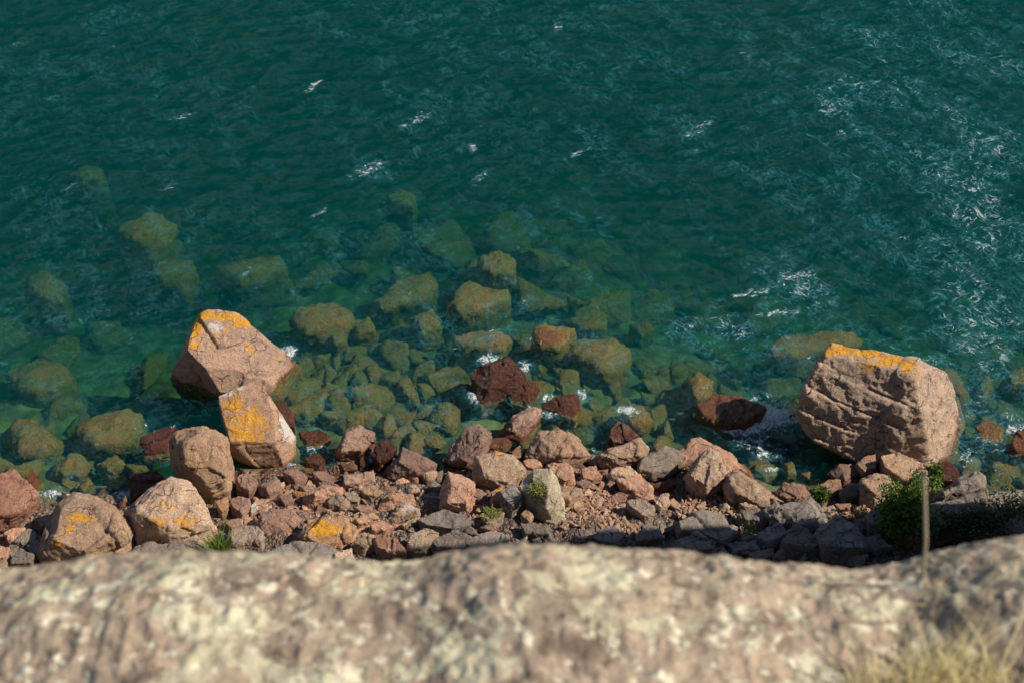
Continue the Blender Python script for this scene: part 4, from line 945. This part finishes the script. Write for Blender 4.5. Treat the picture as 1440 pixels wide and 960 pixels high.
def shrub(name, label, cat, centre, rad, nleaf, nbr, leafsize, mat, seed, bark='bark', flat=.6, group=None, base=None):
    rg = random.Random(seed); c = np.array(centre, float); rad = np.array(rad)
    base = c-np.array((0, 0, rad[2]*.8)) if base is None else np.array(base, float)
    root = bpy.data.objects.new(name, None); COL.objects.link(root); root.location = tuple(base); tag(root, label, cat, group)
    V, Fq, T, TF = [], [], [], []
    clumps = []
    for _ in range(nbr):
        d = np.array((rg.gauss(0, 1), rg.gauss(0, 1), rg.gauss(.5, .7))); d /= np.linalg.norm(d); e = c+d*rad*rg.uniform(.45, 1.0)
        m1 = base+(e-base)*.5+np.array((rg.gauss(0, .1), rg.gauss(0, .1), .1))*rad
        tube(T, TF, (base, m1, e), (.022, .014, .005)); clumps.append(e); clumps.append((m1+e)/2)
        for _ in range(3):
            e2 = e+np.array((rg.gauss(0, .3), rg.gauss(0, .3), rg.gauss(0.1, .25)))*rad; tube(T, TF, ((m1+e)/2, e2), (.008, .003), 4); clumps.append(e2)
    for _ in range(nleaf):
        q = rg.choice(clumps)+np.array((rg.gauss(0, 1), rg.gauss(0, 1), rg.gauss(0, 1)))*rad*.15
        d = np.array((rg.gauss(0, 1), rg.gauss(0, 1), rg.gauss(.6, .8))); d /= np.linalg.norm(d); s_ = np.cross(d, (rg.gauss(0, 1), rg.gauss(0, 1), 1)); s_ /= np.linalg.norm(s_)
        l = leafsize*rg.uniform(.6, 1.4); i = len(V)
        V += [q-s_*l*.16, q+d*l*.5-s_*l*.22, q+d*l, q+d*l*.5+s_*l*.22]; Fq.append((i, i+1, i+2, i+3))
    link('stems', mesh_np('stems', np.array(T)-base, TF), M[bark], root)
    link('foliage', mesh_np('foliage', np.array(V)-base, Fq, False), mat, root)
    return root
gz = lambda px, py, dz=0: unp(px, py, ground_at(px, py)+dz)
# grass tuft below, on the beach
tuft('grass_tuft', 'bright green grass tuft between the streaked boulder and the grey crusted rock', 'grass', unp(309, 781, 2.0), 260, 1.05, (.27, .2), .035, .18, M['grass'], 5)
tuft('grass_tuft', 'low green grass at the left foot of the bright green tuft', 'grass', unp(288, 787, 2.0), 90, .45, (.3, .12), .03, .25, M['grass'], 6)
shrub('juniper_bush', 'bright green juniper bush right of the orange edged block', 'bush', unp(1268, 720, 2.0), (.80, .7, .95), 6500, 40, .13, M['leaf'], 8)
shrub('juniper_bush', 'small green bush squeezed between the giant boulder foot and the leaning dark rock', 'bush', unp(1315, 673, 1.3), (.24, .3, .42), 1500, 12, .11, M['leaf'], 9)
shrub('juniper_bush', 'small bright green sprig between the brown rock and the pale pink stone', 'bush', unp(1153, 695, 1.3), (.22, .22, .45), 1300, 12, .11, M['leaf'], 10)
shrub('dark_shrub', 'dark leafy shrub in the shade at the right, low branches', 'bush', unp(1365, 738, 2.3), (.95, .5, .45), 2600, 22, .12, M['leafd'], 11, bark='twig')
shrub('dark_shrub', 'shaded shrub with bare pale twigs at the right edge', 'bush', unp(1425, 715, 2.5), (.95, .5, .65), 900, 46, .10, M['leafd'], 12, bark='twig')
for k, (a, b, z, n, lab) in enumerate([(757, 690, 2.35, 240, 'yellow green moss and weeds on the left face of the pinnacle'), (692, 722, 2.0, 170, 'yellow green weeds on the mossy grey lump'),
                                  (1052, 745, 2.35, 150, 'patch of moss in the middle of the shaded outcrop')]):
    tuft('moss_patch', lab, 'moss', unp(a, b, z), n, .17, (.24, .2), .05, .5, M['moss'], 30+k)
# dry grass and stalk on the ledge
for k, (a, b, n, L) in enumerate([(1255, 985, 110, .125), (1330, 970, 150, .14), (1405, 985, 110, .12), (1205, 990, 50, .09)]):
    p = on_ledge(a, b)
    tuft('dry_grass_tuft', ['straw coloured grass on the cliff top, left of the tallest clump', 'tallest clump of straw coloured grass on the cliff top', 'straw coloured grass at the lower right corner of the cliff top', 'sparse short straw grass at the left end of the dry clumps'][k],
         'grass', p-np.array((0, 0, .01)), n, L, (.075, .05), .0035, .35, M['straw'], 50+k, lean=(.15, .15), group='dry grass on the cliff top')
p = on_ledge(1302, 815); V, Fq = [], []
tube(V, Fq, (p-np.array((0, 0, .04)), p+np.array((-.028, .01, .13)), p+np.array((-.052, .02, .24)), p+np.array((-.070, .03, .32))), (.0034, .0032, .0029, .0020), 7)
tag(link('dry_stalk', mesh_np('dry_stalk', np.array(V)-p, Fq), M['stalk'], loc=tuple(p)), 'single blurred dry stalk rising from the cliff top near the green bush', 'stalk')
p = on_ledge(1180, 885); V, Fq = [], []
tube(V, Fq, (p, p+np.array((.05, .02, .04)), p+np.array((.11, .03, .05)), p+np.array((.16, .03, .04))), (.0012, .0011, .001, .0008), 5)
tag(link('dry_stalk', mesh_np('dry_stalk', np.array(V)-p, Fq), M['straw'], loc=tuple(p)), 'thin bent dry stem lying across the cliff top, left of the straw grass', 'stalk')
# ------------------------------------------------------------------ light, sky, camera
EL, AZ = 42.0, 3.0            # degrees; azimuth measured from +X towards +Y
w = bpy.data.worlds.new('World'); sc.world = w; w.use_nodes = True; nt = w.node_tree
sky = nt.nodes.new('ShaderNodeTexSky'); sky.sky_type = 'NISHITA'; sky.sun_disc = False; sky.dust_density = .2; sky.ozone_density = 2.5; sky.sun_elevation = R(EL); sky.sun_rotation = R(90-AZ)
nt.nodes['Background'].inputs['Strength'].default_value = .082
nt.links.new(sky.outputs[0], nt.nodes['Background'].inputs[0])
L = bpy.data.lights.new('sun', 'SUN'); L.energy = 5.0; L.angle = R(.5); L.color = (1., .91, .76)
so = bpy.data.objects.new('sun', L); COL.objects.link(so)
ds = Vector((math.cos(R(EL))*math.cos(R(AZ)), math.cos(R(EL))*math.sin(R(AZ)), math.sin(R(EL))))
so.rotation_euler = ds.to_track_quat('Z', 'Y').to_euler()
cam = bpy.data.cameras.new('camera'); co = bpy.data.objects.new('camera', cam); COL.objects.link(co); sc.camera = co
co.location = (0, 0, CAMZ); co.rotation_euler = (R(90-PITCH), 0, 0)
cam.lens = 50; cam.sensor_width = 36; cam.clip_start = .05; cam.clip_end = 3000
cam.dof.use_dof = True; cam.dof.focus_distance = 49; cam.dof.aperture_fstop = 4.4
sc.view_settings.view_transform = 'Standard'; sc.view_settings.look = 'None'; sc.view_settings.gamma = 1; sc.view_settings.exposure = .55
sc.cycles.use_denoising = True; sc.cycles.max_bounces = 6; sc.cycles.diffuse_bounces = 2; sc.cycles.glossy_bounces = 2
sc.cycles.transparent_max_bounces = 8; sc.cycles.volume_bounces = 0; sc.cycles.sample_clamp_indirect = 4
